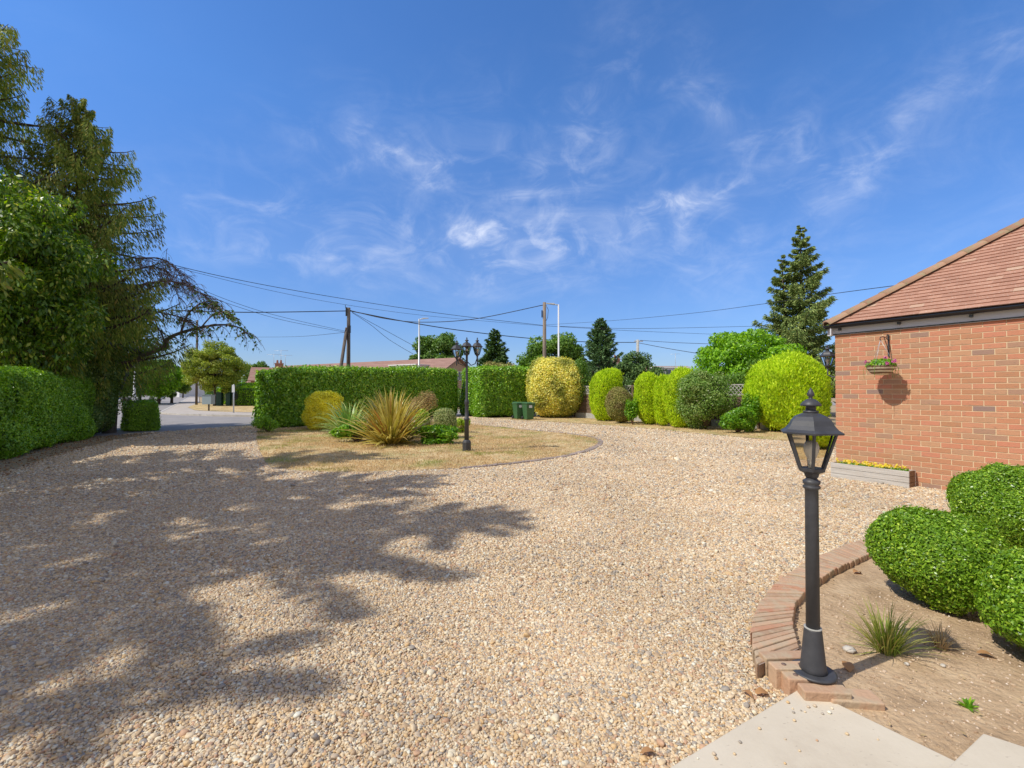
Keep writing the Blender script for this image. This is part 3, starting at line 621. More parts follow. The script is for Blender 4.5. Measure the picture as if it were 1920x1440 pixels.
# stepped loose bricks at the near end of the bed, under the lantern post
e = empty('brick_plinth', G(1500, 1262, .0), 0, 'stepped weathered perforated bricks under the foot of the lantern post', 'bricks')
off = Vector(e.location); b = MB(); hb = MB()
base = [G(1452, 1232, EZ), G(1470, 1252, EZ+.01), G(1492, 1272, EZ), G(1520, 1290, .09), G(1572, 1292, .09)]
for i, p in enumerate(base):
    an = [.05, .02, -.02, -.08, -.12][i]; d = [(.25, .066, .10), (.24, .066, .11), (.22, .066, .10), (.2, .066, .09), (.215, .1, .065)][i]
    c = Vector((p.x+.06, p.y, d[2]/2))-Vector((off.x, off.y, 0)); b.box(c, d, an)
    if i in (1, 2):
        for k in (-.06, .02): hb = MB(); hb.lathe([(.011, 0), (.011, .002)], (c.x+k, c.y+.002, d[2]), 12); hb.build('brick_hole', M['twig'], e)
bevel(b.build('bricks', M['edging'], e), .005)
slab2 = [G(1843, 1374, .11), G(1784, 1430, .11)]; sdl = (slab2[1]-slab2[0]).normalized(); sdr = (G(1920, 1399, .11)-slab2[0]).normalized()
o = sheet('stone_step', [slab2[0], slab2[0]+sdl*1.2, slab2[0]+sdl*1.2+sdr*1.5, slab2[0]+sdr*1.5], .11, M['slab'], kind=None, thick=.09)
if 'kind' in o: del o['kind']
tag(o, 'pale cream stone slab in the soil at the lower right corner', 'stone slab'); bevel(o)

# ------------------------------------------------------------------ lanterns
def lantern(parent, c, s=1.0, rot=0, prefix=True):
    """six sided lantern standing on point c (bottom of glass); s=1 -> .27 m wide roof"""
    c = Vector(c); n = 6
    f = MB()
    R0, R1, Hh = .052*s, .108*s, .175*s
    for k in range(n):
        a = rot+2*pi*k/n; p0 = c+Vector((R0*cos(a), R0*sin(a), 0)); p1 = c+Vector((R1*cos(a), R1*sin(a), Hh))
        f.tube([p0, p1], .0075*s, 6, smooth=False)
    f.lathe([(.018*s, -.05*s), (.03*s, -.035*s), (.034*s, -.02*s), (.058*s, -.008*s), (.06*s, .006*s), (.05*s, .008*s)], c, 6, ph=rot, smooth=False)
    fr = f.build('lantern_frame', M['black_iron'], parent)
    g = MB(); r0, r1 = R0*.97, R1*.97
    for k in range(n):
        a = rot+2*pi*k/n; a2 = rot+2*pi*(k+1)/n
        vs = [c+Vector((r0*cos(a), r0*sin(a), .004)), c+Vector((r0*cos(a2), r0*sin(a2), .004)), c+Vector((r1*cos(a2), r1*sin(a2), Hh)), c+Vector((r1*cos(a), r1*sin(a), Hh))]
        g.add(vs, [(0, 1, 2, 3)])
    g.build('glass_panes', M['smoked_glass'], parent)
    bu = MB(); bu.lathe([(.012*s, .0), (.014*s, .035*s), (.016*s, .05*s), (.03*s, .085*s), (.032*s, .105*s), (.022*s, .13*s), (.003*s, .136*s)], c, 16); bu.build('bulb', M['bulb'], parent)
    r = MB(); z = Hh
    r.lathe([(.10*s, z-.004*s), (.138*s, z-.006*s), (.139*s, z+.002*s), (.118*s, z+.014*s), (.102*s, z+.032*s), (.09*s, z+.055*s), (.072*s, z+.074*s), (.04*s, z+.088*s), (.026*s, z+.093*s)], c, 6, ph=rot, smooth=False)
    r.lathe([(.03*s, z+.09*s), (.032*s, z+.1*s), (.022*s, z+.102*s), (.021*s, z+.122*s), (.043*s, z+.124*s), (.044*s, z+.13*s), (.032*s, z+.144*s), (.018*s, z+.155*s), (.008*s, z+.158*s), (.008*s, z+.166*s), (.015*s, z+.174*s), (.015*s, z+.182*s), (.009*s, z+.196*s), (.002*s, z+.21*s)], c, 20)
    r.build('lantern_roof', M['black_iron'], parent)
LB = G(1525, 1260, .095)
e = empty('lantern_post', LB, 0, 'short black garden lantern post standing on the brick edge of the bed', 'lamp post')
ph = atan2(-LB.y, -LB.x)+.12
b = MB(); b.lathe([(.095, 0), (.095, .008), (.085, .011)], n=32); b.build('base_plate', M['black_iron'], e)
b = MB(); b.lathe([(.054, .01), (.058, .016), (.053, .03), (.037, .2), (.036, .206)], n=32); b.build('base_cone', M['black_iron'], e)
b = MB(); b.lathe([(.037, .206), (.0375, .210), (.030, .211)], n=32); b.build('seal_ring', M['concrete'], e)
b = MB(); b.lathe([(.029, .2), (.028, .80), (.028, .86), (.036, .865), (.037, .874), (.029, .88), (.036, .888), (.037, .9), (.028, .905), (.02, .915)], n=32); b.build('pole', M['black_iron'], e)
TOP = 1.315
lantern(e, (0, 0, .955), 1.0, ph)
# triple headed lamp on the island
TB = G(875, 847)
e = empty('triple_lamp_post', TB, 0, 'tall black lamp post with three lanterns on the island lawn', 'lamp post')
b = MB(); b.lathe([(.10, 0), (.10, .22), (.085, .26), (.06, .28)], n=8, smooth=False); b.build('base_box', M['black_iron'], e)
b = MB(); b.lathe([(.055, .27), (.05, .72), (.065, .74), (.065, .78), (.045, .8), (.042, 1.1), (.058, 1.14), (.05, 1.19), (.03, 1.24), (.027, 2.1), (.026, 2.42), (.04, 2.44), (.035, 2.48)], n=20); b.build('pole', M['black_iron'], e)
heads = [((-.23, -.05), 2.33), ((.0, -.0), 2.40), ((.24, .07), 2.40)]
arm = MB()
for (dx, dy), z in (heads[0], heads[2]):
    q = [Vector((0, 0, 2.12)), Vector((dx*.4, dy*.4, 2.02)), Vector((dx*.8, dy*.8, 2.06)), Vector((dx, dy, 2.2))]
    arm.tube(q, .012, 8); arm.lathe([(.004, 2.0), (.016, 2.05), (.01, 2.1), (.02, 2.16), (.016, z-.1)], (dx, dy, 0), 10)
arm.build('arms', M['black_iron'], e)
for (dx, dy), z in heads: lantern(e, (dx, dy, z-.12), 1.05, .4)

# ------------------------------------------------------------------ the brick building at the right
U = Vector((.512, -.859, 0)); C0 = Vector((5.43, 7.79, 0)); BR = atan2(U.y, U.x)
bld = empty('brick_building', C0, BR, 'single storey red brick building with hipped tiled roof at the right', 'building')
WH = 2.36; WL = 9.0; WW = 6.4
b = MB(); b.box((WL/2, WW/2, WH/2), (WL-.01, WW-.01, WH), mi=0)
def brick_face(b, L, horiz, courses=31):
    for r_ in range(courses):
        z = r_*.0762+.0055; x = (-.1125 if r_ % 2 else 0); k = 0
        while x < L:
            x0 = max(x, 0); x1 = min(x+.215, L)
            if x1-x0 > .04:
                dz = random.uniform(-.0012, .0012); pr = random.uniform(-.001, .001)
                if horiz: b.box(((x0+x1)/2, .014+pr, z+.0325+dz), (x1-x0-.001, .028, .0643), mi=1)
                else: b.box((.014+pr, (x0+x1)/2+(.03 if x0 < .01 else 0), z+.0325+dz), (.028, x1-x0-(.06 if x0 < .01 else 0)-.001, .0643), mi=1)
            x += .225
brick_face(b, WL, True); brick_face(b, WW, False)
b.build('wall', [M['mortar'], M['brick']], bld)
EO = .05; ez = WH+.11; pit = radians(38)
b = MB(); b.box((WL/2, -EO+.03, WH+.055), (WL+.2, .02, .13)); b.box((-EO+.03, WW/2, WH+.055), (.02, WW+.2-.0, .13)); b.build('fascia', M['shaded_white'], bld)
b = MB(); b.box((WL/2, -.012, WH+.005), (WL+.04, .05, .018)); b.box((-.012, WW/2+.1, WH+.005), (.05, WW-.1, .018)); b.build('soffit', M['black_plastic'], bld)
g = MB()
def gutter(p0, p1, inward):
    n = 10; vs = []
    for p in (p0, p1):
        for k in range(n+1):
            a = pi+pi*k/n; vs.append(Vector(p)+inward*cos(a)*.052+Vector((0, 0, sin(a)*.05)))
    g.add(vs, [(k, k+1, n+2+k, n+1+k) for k in range(n)], 0, True)
gutter((-EO-.06, -EO-.03, ez+.045), (WL+.1, -EO-.03, ez+.045), Vector((0, 1, 0)))
gutter((-EO-.03, -EO-.06, ez+.045), (-EO-.03, WW+.1, ez+.045), Vector((1, 0, 0)))
o = g.build('gutter', M['black_plastic'], bld); so = o.modifiers.new('solid', 'SOLIDIFY'); so.thickness = .005
x = .1
while x < WL: bk = MB(); bk.box((x, -EO-.01, ez-.03), (.03, .06, .035)); bk.build('gutter_bracket', M['black_plastic'], bld); x += .8
# roof deck + tiles
half = WW/2+EO; rz = ez+.07+half*math.tan(pit)
b = MB(); E = EO+.02
c4 = [(-E, -E, ez+.05), (WL+E, -E, ez+.05), (WL+E, WW+E, ez+.05), (-E, WW+E, ez+.05)]; hh = WW/2+E; rt = ez+.05+hh*math.tan(pit)
r1 = (-E+hh, WW/2, rt); r2 = (WL+E-hh, WW/2, rt)
b.add(c4+[r1, r2], [(0, 1, 5, 4), (1, 2, 5), (2, 3, 4, 5), (3, 0, 4), (3, 2, 1, 0)])
tl = MB(); gauge = .10; sn, cs = sin(pit), cos(pit)
from mathutils import Matrix
def tiles(face):
    rows = int(hh/cs/gauge)
    for r_ in range(rows):
        d = r_*gauge; y = -E-.02+d*cs; z = ez+.058+d*sn
        lim0 = -E+d*cs+.02; lim1 = (WL if face == 0 else WW)+E-d*cs
        x = lim0-random.uniform(0, .165) if False else -1+(.0825 if r_ % 2 else 0)
        while x < lim1:
            if x > lim0-.12 and x+.16 < lim1:
                x0 = max(x, lim0); wdt = x+.1645-x0
                if wdt > .03:
                    jz = random.uniform(0, .003)
                    # tile: lower edge raised
                    A = [(x0, y, z+jz+.008), (x0+wdt, y, z+jz+.008), (x0+wdt, y+.135*cs, z+.135*sn-.010), (x0, y+.135*cs, z+.135*sn-.010)]
                    T = [(a, b_-sn*.014, c+cs*.014) for a, b_, c in A]
                    vs = A+T
                    if face == 1: vs = [(p[1], p[0], p[2]) for p in vs]
                    fs = [(4, 5, 6, 7), (0, 1, 5, 4), (1, 2, 6, 5), (3, 0, 4, 7)]
                    if face == 1: fs = [f[::-1] for f in fs]
                    tl.add(vs, fs)
            x += .165
tiles(0); tiles(1)
roof = b.build('roof', M['grey_roof'], bld); tl.build('roof_tiles', M['tile'], roof)
hp = MB(); p0 = Vector((-E-.02, -E-.02, ez+.075)); p1 = Vector(r1)+Vector((0, 0, .03)); d = (p1-p0); L_ = d.length; d.normalize(); k = 0
side = Vector((1, -1, 0)).normalized(); upv = side.cross(d); upv = upv if upv.z > 0 else -upv
t = 0
while t < L_:
    a = p0+d*t; c = p0+d*min(t+.34, L_); vs = []
    for q, rr in ((a, .135), (c, .115)):
        for j in range(9):
            an = pi*j/8; vs.append(q+side*cos(an)*rr*1.05+upv*(sin(an)*rr*.62-.02))
        for j in range(9):
            an = pi*j/8; vs.append(q+side*cos(an)*rr*.85+upv*(sin(an)*rr*.48-.025))
    fs = [(j, j+1, 18+j+1, 18+j) for j in range(8)]+[(j+1, j, 9+j, 10+j) for j in range(8)]
    hp.add(vs, fs, 0, True); t += .31
hp.build('hip_tiles', M['ridge_tile'], roof)

def bpt(s, o, z=0): return C0+U*s+Vector((-.859, -.512, 0))*o+Vector((0, 0, z))
# wall lantern on the far side
e = empty('wall_lantern', C0+Vector((.859, .512, 0))*.18+Vector((-.512, .859, 0))*.0, BR, 'black wall lantern on the hidden end wall beside the brick corner', 'wall lamp')
c = Vector((-.2, 0, 1.86)); b = MB(); b.box((-.012, 0, 1.7), (.024, .09, .2)); b.tube([(-.02, 0, 1.66), (-.12, 0, 1.66), (-.2, 0, 1.70), (-.2, 0, 1.82)], .012, 8); b.build('bracket', M['black_iron'], e)
lantern(e, c, .95, .3)
# hanging basket: bracket, basket
SB = .66
e = empty('basket_bracket', bpt(SB+.09, 0, 0), BR, 'black scrolled iron bracket screwed to the brick wall', 'bracket')
b = MB(); b.box((0, -.018, 2.12), (.02, .008, .34)); b.tube([(0, -.02, 2.2), (0, -.1, 2.235), (0, -.2, 2.245), (0, -.29, 2.23), (0, -.31, 2.2), (0, -.29, 2.19)], .006, 6); b.tube([(0, -.02, 2.0), (0, -.06, 2.1), (0, -.13, 2.19), (0, -.17, 2.235)], .005, 6)
b.tube([(0, -.03, 2.26), (0, -.06, 2.29), (0, -.08, 2.26), (0, -.06, 2.24)], .005, 6); b.build('scroll', M['black_iron'], e)
BC = bpt(SB+.09, .29, 0)
e = empty('hanging_basket', BC, BR, 'striped wicker hanging basket of pink flowers on the brick wall', 'hanging basket')
M['wicker'] = mat('wicker', (.5, .4, .25), .7)
nt = M['wicker'].node_tree; N = nt.nodes; L = nt.links; tc = N.new('ShaderNodeTexCoord'); wv = N.new('ShaderNodeTexWave'); wv.bands_direction = 'Z'; wv.inputs['Scale'].default_value = 6.5; wv.inputs['Distortion'].default_value = .6
L.new(tc.outputs['Object'], wv.inputs[0]); r = ramp(N, [(.35, (.16, .09, .045)), (.6, (.66, .58, .42))]); L.new(wv.outputs[0], r.inputs[0]); L.new(r.outputs[0], N['Principled BSDF'].inputs['Base Color'])
b = MB(); b.lathe([(.02, 1.655), (.09, 1.665), (.135, 1.70), (.165, 1.75), (.18, 1.79), (.186, 1.80), (.17, 1.795), (.1, 1.775)], n=36); b.build('bowl', M['wicker'], e)
b = MB()
for k in range(3):
    a = 2*pi*k/3+.5; b.tube([(.175*cos(a), .175*sin(a), 1.8), (0, 0, 2.19)], .0025, 5)
b.build('hanger_chains', M['grey_metal'], e)
n = 1100; Pt = nrm(rng.normal(0, 1, (n, 3)))*rng.uniform(.5, 1, (n, 1)); Pt = np.abs(Pt*[1, 1, 1])*np.sign(Pt)*[.19, .19, .12]; Pt[:, 2] = np.abs(Pt[:, 2]); Nn = nrm(Pt+[0, 0, .05]); Pt += [0, 0, 1.79]
quads_obj('foliage', rleaves(Pt, Nn, .038, .6, .7), M['herb'], e)
for (x, y, z) in ((-.17, -.05, 1.86), (.17, .02, 1.87), (.07, -.02, 1.92), (.19, -.08, 1.85), (-.1, -.12, 1.84), (.02, .1, 1.9), (.13, -.14, 1.83)):
    q = rng.normal(0, .009, (30, 3))+[x, y, z]; quads_obj('flower', rleaves(q, nrm(q-[x, y, z-.02]), .026, .5, .8), M['pink'], e)
q = rng.normal(0, 1, (90, 3))*[.09, .05, .03]+[-.03, .02, 1.775-.12]
t_ = []
for k in range(14):
    a = random.uniform(0, 6.28); t_.append(((.17*cos(a), .17*sin(a), 1.8), (.21*cos(a), .21*sin(a), 1.76), (.2*cos(a), .2*sin(a), random.uniform(1.6, 1.72))))
for t in t_: b = MB(); b.tube(t, .002, 4); b.build('trailing_stem', M['herb'], e)
# timber planter
e = empty('timber_planter', bpt(.0, 0), BR, 'low weathered timber planter trough against the brick wall', 'planter')
x0, x1 = .04, 1.07
for yy in (-.262, -.045):
    b = MB()
    for z in (.0, .085, .17): b.box(((x0+x1)/2, yy, z+.041), (x1-x0, .028, .08))
    bevel(b.build('side_boards', M['timber'], e), .003)
for xe in (x1-.016, x0+.016):
    b = MB()
    for z in (.0, .085, .17): b.box((xe, -.1535, z+.041), (.032, .186, .08))
    bevel(b.build('end_boards', M['timber_end'], e), .003)
b = MB(); b.box(((x0+x1)/2, -.1535, .11), (x1-x0-.07, .185, .2)); b.build('soil', M['soil'], e)
fe = empty('bedding_flowers', bpt((x0+x1)/2, .15, 0), BR, 'row of yellow bedding flowers growing in the timber planter', 'flowers')
n = 1500; Pt = np.stack([rng.uniform(-.46, .46, n), rng.uniform(-.08, .08, n), .21+rng.uniform(0, .055, n)], 1); Nn = np.tile([0, -.2, 1.], (n, 1))
quads_obj('foliage', rleaves(Pt, Nn, .026, .7, .6), M['herb'], fe)
for k in range(46):
    c = np.array([random.uniform(-.47, .44), random.uniform(-.08, .08), .265+random.uniform(-.01, .035)]); q = rng.normal(0, .009, (12, 3))+c; quads_obj('bloom', rleaves(q, np.tile([0, -.7, .8], (12, 1)), .025, .5, .9), M['yellow_petal'], fe)
# rose stem at the right edge
e = empty('rose_bush', (6.35, 5.35, 0), 0, 'pink rose bloom on a thin stem against the brick wall at the right edge', 'rose')
b = MB(); b.tube([(0, 0, 0), (.06, .02, .5), (-.02, .04, .95), (-.16, .08, 1.2), (-.26, .1, 1.27)], [.012, .01, .008, .005, .004], 7); b.tube([(-.02, .04, .95), (.05, 0, 1.2), (-.03, -.02, 1.28)], [.007, .005, .004], 6); b.build('stem', M['herb'], e)
for c in ((-.28, .1, 1.27), (-.14, .02, 1.30)):
    c = np.array(c); q = rng.normal(0, .016, (60, 3))+c; quads_obj('bloom', rleaves(q, nrm(q-c+[0, 0, .01]), .05, .4, .9), M['pale_pink'], e)
n = 120; Pt = rng.normal(0, 1, (n, 3))*[.1, .08, .4]+[.05, .0, .65]; quads_obj('foliage', rleaves(Pt, rng.normal(0, 1, (n, 3)), .05, .5, .6), M['herb'], e)

# ------------------------------------------------------------------ planting bed
for (nm, lab, px, Z, X, R, zc) in (
        ('a', 'clipped green box ball nearest the lantern post', 0, 3.05, 2.78, (.35, .345, .30), .315),
        ('b', 'clipped green box ball behind, against the brick building', 0, 3.90, 4.27, (.46, .45, .37), .385),
        ('c', 'clipped green box ball nearest the stone slab at the right edge', 0, 2.33, 2.80, (.315, .315, .29), .29)):
    nn = {'a': 75000, 'b': 80000, 'c': 65000}[nm]
    shrub('box_ball', lab, 'box ball', (X, Z, .03), R, zc, M['box_leaf'], nn, .019, power=2.1, bump=(9, .022), depth=.055, sc=.78, group=None, low=-1)
def tuft(name, label, cat, loc, n, L, W, spread, m, seg=5, curl=1.0, upb=1.0, r0=.03, mats=None):
    e = bpy.data.meshes.new(name); vs = []; fs = []
    for i in range(n):
        a = random.uniform(0, 2*pi); tilt = abs(random.gauss(0, spread)); l = L*random.uniform(.55, 1.1); wd = W*random.uniform(.7, 1.2)
        d = Vector((cos(a)*sin(tilt), sin(a)*sin(tilt), cos(tilt)*upb)).normalized(); p = Vector((cos(a)*r0*random.random(), sin(a)*r0*random.random(), 0))
        sd = Vector((-sin(a), cos(a), 0)); sd = (sd+Vector((0, 0, random.uniform(-.5, .5)))).normalized(); base = len(vs); cu = curl*random.uniform(.5, 1.5)
        for k in range(seg+1):
            t = k/seg; ww = wd*(1-t**2.2)*(.6+.4*min(1, t*4))*.5+.0005
            vs += [p-sd*ww, p+sd*ww]
            d = (d+Vector((cos(a)*.2*cu*t, sin(a)*.2*cu*t, -.42*cu*t*t))).normalized(); p = p+d*(l/seg)
            if p.z < .01: p.z = .01
        fs += [(base+2*k, base+2*k+1, base+2*k+3, base+2*k+2) for k in range(seg)]
    e.from_pydata([tuple(v) for v in vs], [], fs); e.materials.append(m); e.update()
    o = bpy.data.objects.new(name, e); link(o); o.location = loc; tag(o, label, cat); return o
tuft('grass_tuft', 'green tuft of grass growing in the bed soil beside the lantern post', 'grass tuft', G(1662, 1222, .035), 260, .24, .005, .5, M['tuft'], curl=.9, r0=.06)
tuft('dead_grass_tuft', 'small dead straw tuft in front of the box ball', 'grass tuft', G(1762, 1215, .035), 110, .15, .004, .6, M['straw'], r0=.03)
def scatter_bits(name, label, cat, poly, n, size, m, z, kind='stuff'):
    A = np.array(poly); p = rng.uniform(A.min(0), A.max(0), (n*4, 2)); p = p[inside(p, poly)]; p = p[(p[:, 1] < 4.6)][:n]; n = len(p)
    Pt = np.concatenate([p, np.full((n, 1), z)+rng.uniform(0, .012, (n, 1))], 1)
    o = quads_obj(name, rleaves(Pt, np.tile([0, 0, 1.], (n, 1)), size, .35, .5), m); tag(o, label, cat, kind=kind)
scatter_bits('soil_litter', 'fine straw and leaf litter scattered over the bed soil', 'litter', bed2, 900, .017, M['straw'], .04)
# crumbs and stones in the soil
b = MB()
A = np.array(bed2); p = rng.uniform(A.min(0), A.max(0), (60000, 2)); p = p[inside(p, bed2)]; p = p[(p[:, 1] < 3.2) & (p[:, 0] < 3.4)][:16000]
for x, y in p:
    s_ = min(.0085, .0042*math.exp(random.gauss(0, .5))); q = [Vector((x, y, .036))+Vector((random.uniform(.6, 1)*a*s_, random.uniform(.6, 1)*c*s_, random.uniform(.5, 1)*d*s_)) for a, c, d in ((1, 0, 0), (0, 1, 0), (-1, 0, 0), (0, -1, 0), (0, 0, 1))]
    b.add(q, [(0, 1, 4), (1, 2, 4), (2, 3, 4), (3, 0, 4)])
M['crumb'] = islandmat('crumb', [(0, (0.330, 0.220, 0.135)), (.6, (0.506, 0.368, 0.240)), (.93, (0.605, 0.473, 0.345)), (1, (0.792, 0.693, 0.585))])
tag(b.build('soil_crumbs', M['crumb']), 'crumbs of dry soil lying over the planting bed', 'soil crumbs', kind='stuff')
def stone(name, label, loc, s, m=None):
    b = MB(); vs = []; n1, n2 = 8, 5
    for i in range(n2+1):
        for j in range(n1):
            th = pi*i/n2; a = 2*pi*j/n1; k = random.uniform(.8, 1.15); vs.append(Vector((sin(th)*cos(a)*s[0]*k, sin(th)*sin(a)*s[1]*k, (cos(th)*.8+.6)*s[2])))
    b.add(vs, [(i*n1+j, (i+1)*n1+j, (i+1)*n1+(j+1) % n1, i*n1+(j+1) % n1) for i in range(n2) for j in range(n1)], 0, True)
    o = b.build(name, m or M['stone']); o.location = loc; tag(o, label, 'stone'); return o
stone('stone', 'pale stone in the soil just beyond the lantern post foot', G(1592, 1222, .035), (.035, .03, .02))
stone('stone', 'small white stone in the soil near the two dead leaves', G(1768, 1250, .035), (.014, .012, .01))
stone('stone', 'white stone beside the straw tuft', G(1700, 1247, .035), (.012, .012, .01))
stone('stone', 'larger pale pebble lying in the shaded gravel', G(225, 1180, .01), (.022, .017, .012))
def big_leaf(label, loc, s, rz):
    b = MB(); prof = [(0, .0), (.1, .16), (.3, .34), (.5, .38), (.7, .28), (.9, .1), (1, 0)]; vs = []
    for t, w_ in prof:
        zc = .25*sin(t*pi)*s*.5; j = random.uniform(.8, 1.2)
        vs += [((t-.5)*s, -w_*s*j*.8, zc+w_*s*.35), ((t-.5)*s, 0, zc+.004), ((t-.5)*s, w_*s*j*.8, zc+w_*s*.3)]
    fs = []
    for k in range(len(prof)-1): fs += [(3*k, 3*k+1, 3*k+4, 3*k+3), (3*k+1, 3*k+2, 3*k+5, 3*k+4)]
    b.add(vs, fs, 0, True); o = b.build('fallen_leaf', M['dead_leaf']); o.location = loc; o.rotation_euler = (random.uniform(-.2, .2), random.uniform(-.2, .2), rz); tag(o, label, 'leaf', 'fallen leaves'); return o
b = MB()
for x, y in A[:0].tolist()+[tuple(q) for q in p[:420]]:
    s_ = random.uniform(.004, .011); n1 = 6; vs = []
    for i, (rr, zz) in enumerate(((.9, 0), (1, .35), (.65, .75), (.1, .95))):
        for j in range(n1): k = s_*rr*random.uniform(.7, 1.25); a_ = 2*pi*j/n1; vs.append((x+.011+k*cos(a_), y+.007+k*sin(a_), .035+s_*zz*random.uniform(.8, 1.1)))
    b.add(vs, [(i*n1+j, i*n1+(j+1) % n1, (i+1)*n1+(j+1) % n1, (i+1)*n1+j) for i in range(3) for j in range(n1)], 0, False)
tag(b.build('soil_clods', M['crumb']), 'small dry clods of earth and grit over the planting bed', 'soil clods', kind='stuff')
tuft('weed', 'tiny green weed growing in the soil near the stone slab', 'weed', G(1815, 1328, .035), 26, .05, .012, .9, M['herb'], r0=.01)
big_leaf('curled orange dead leaf beside the lantern post foot', G(1588, 1250, .04), .085, 1.2)
big_leaf('orange dead leaf in the soil by the brick edging', G(1607, 1074, .04), .08, .3)
big_leaf('brown dead leaf on the gravel by the stepped bricks', G(1428, 1300, .02), .07, .2)
big_leaf('pale orange dead leaf on the gravel left of the stepped bricks', G(1402, 1302, .02), .06, -1.2)
big_leaf('dry tan leaf in the soil before the box ball at the right', G(1850, 1230, .04), .08, -.5)
big_leaf('thin brown leaf lying on the gravel near the patio edge', G(1215, 1412, .02), .06, -.1)

# ------------------------------------------------------------------ island plants
def at(px, py): p = G(px, py); return Vector((p.x, p.y, .0))
shrub('golden_ball_shrub', 'round golden yellow clipped shrub in front of the long hedge', 'shrub', at(607, 806), (.66, .6, .70), .68, M['gold_ball'], 52000, .052, power=2.5, bump=(6, .045), depth=.09)
tuft('bronze_flax', 'large bronze and cream striped flax with arching sword leaves', 'flax', at(733, 833), 520, 1.5, .07, .72, M['flax_bronze'], seg=7, curl=.55, r0=.28)
tuft('bronze_flax_skirt', 'low drooping brown flax leaves at the foot of the big flax', 'flax', at(735, 834), 260, .85, .05, 1.25, M['flax_bronze'], seg=6, curl=.8, r0=.25)
tuft('green_flax', 'pale green striped flax at the left of the bronze flax', 'flax', at(655, 820), 320, 1.25, .06, .8, M['flax_green'], seg=7, curl=.9, r0=.2)
def cloud(name, label, cat, loc, R, zc, m, n, size, clumps=14, cr=.45, asp='leaf', sub=None):
    e = empty(name, loc, 0, label, cat); allv = []
    b = MB()
    for k in range(clumps):
        d = Vector((random.gauss(0, 1), random.gauss(0, 1), random.gauss(0, 1))).normalized()*random.uniform(.35, .85)
        c = np.array([d.x*R[0], d.y*R[1], zc+d.z*R[2]]); b.tube([(0, 0, .0), (c[0]*.4, c[1]*.4, c[2]*.5), tuple(c)], [.02, .012, .005], 5)
        q = nrm(rng.normal(0, 1, (n//clumps, 3))); rad = rng.uniform(.45, 1, (len(q), 1)); pt = c+q*rad*np.array(R)*cr; pt[:, 2] = np.maximum(pt[:, 2], .02)
        allv.append(style_leaves(pt, nrm(q+[0, 0, .3]), size, asp, .02))
    quads_obj('foliage', np.concatenate(allv), m, e); b.build('stems', M['twig'], e); return e
cloud('brown_shrub', 'brownish loose shrub rising behind the flax', 'shrub', at(790, 806), (.55, .5, .6), .98, M['brown_shrub'], 7000, .045, 16)
shrub('variegated_ball', 'small pale variegated ball shrub on a short stem', 'shrub', at(833, 822), (.37, .35, .42), .52, M['variegated'], 15000, .032, bump=(4, .04))
cloud('lime_shrub', 'low lime green shrub behind the three headed lamp post', 'shrub', at(866, 812), (.36, .3, .24), .26, M['lime'], 3000, .05, 10)
cloud('leafy_perennial', 'bright green broad leaved perennial at the right of the flax', 'plant', at(822, 834), (.6, .38, .26), .24, M['herb'], 3600, .10, 16)
cloud('leafy_perennial', 'bright green broad leaved perennial at the left foot of the flax', 'plant', at(672, 830), (.62, .4, .3), .28, M['herb'], 3800, .10, 16)
cloud('yellow_perennial', 'pale yellow green upright plant right of the flax', 'plant', at(792, 822), (.42, .36, .42), .46, M['lime'], 3600, .07, 12)
tuft('straw_grass', 'straw coloured upright grass clump behind the perennial', 'ornamental grass', at(806, 824), 150, .7, .012, .25, M['straw'], r0=.12)
cloud('weedy_shrub', 'small green weedy shrub at the foot of the long hedge end', 'shrub', at(503, 812), (.45, .4, .32), .32, M['privet'], 2600, .05, 10)

# ------------------------------------------------------------------ hedges
h1a = g2(528, 804); h1b = g2(862, 780)
hedge('long_hedge', 'long clipped laurel hedge with a flat top behind the island', h1a, h1b, 2.1, 2.50, M['laurel'], 150000, .115, r=.3, bump=(1.6, .05), depth=.2, slope=.17)
hedge('square_hedge', 'square clipped laurel hedge left of the green bins', g2(899, 784), g2(1010, 781), 3.2, 2.72, M['laurel'], 75000, .115, r=.35, bump=(2.0, .05), depth=.18)
hedge('left_hedge', 'clipped bright green hedge along the left edge of the drive', (-12.75, 14.3), (-6.6, 2.2), 1.3, 1.90, M['privet'], 190000, .062, r=.35, bump=(2.2, .07), side=-1)
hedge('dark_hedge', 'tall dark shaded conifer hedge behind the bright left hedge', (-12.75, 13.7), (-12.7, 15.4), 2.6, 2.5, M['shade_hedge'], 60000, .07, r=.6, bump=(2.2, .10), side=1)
hedge('low_gate_hedge', 'low dark green square hedge by the road opening', g2(238, 811), g2(298, 808), 1.6, 1.04, M['privet'], 26000, .055, r=.14, bump=(3, .04))
hedge('roadside_hedge', 'light green roadside hedge beyond the far verge', g2(408, 761), g2(520, 765), 3, 1.9, M['bright_tree'], 14000, .14, r=.6, bump=(1.2, .2))
hedge('gap_hedge', 'distant green hedge seen through the gap by the lamp post', g2(840, 764), g2(910, 764), 2, 1.5, M['mid_tree'], 6000, .14, r=.5)

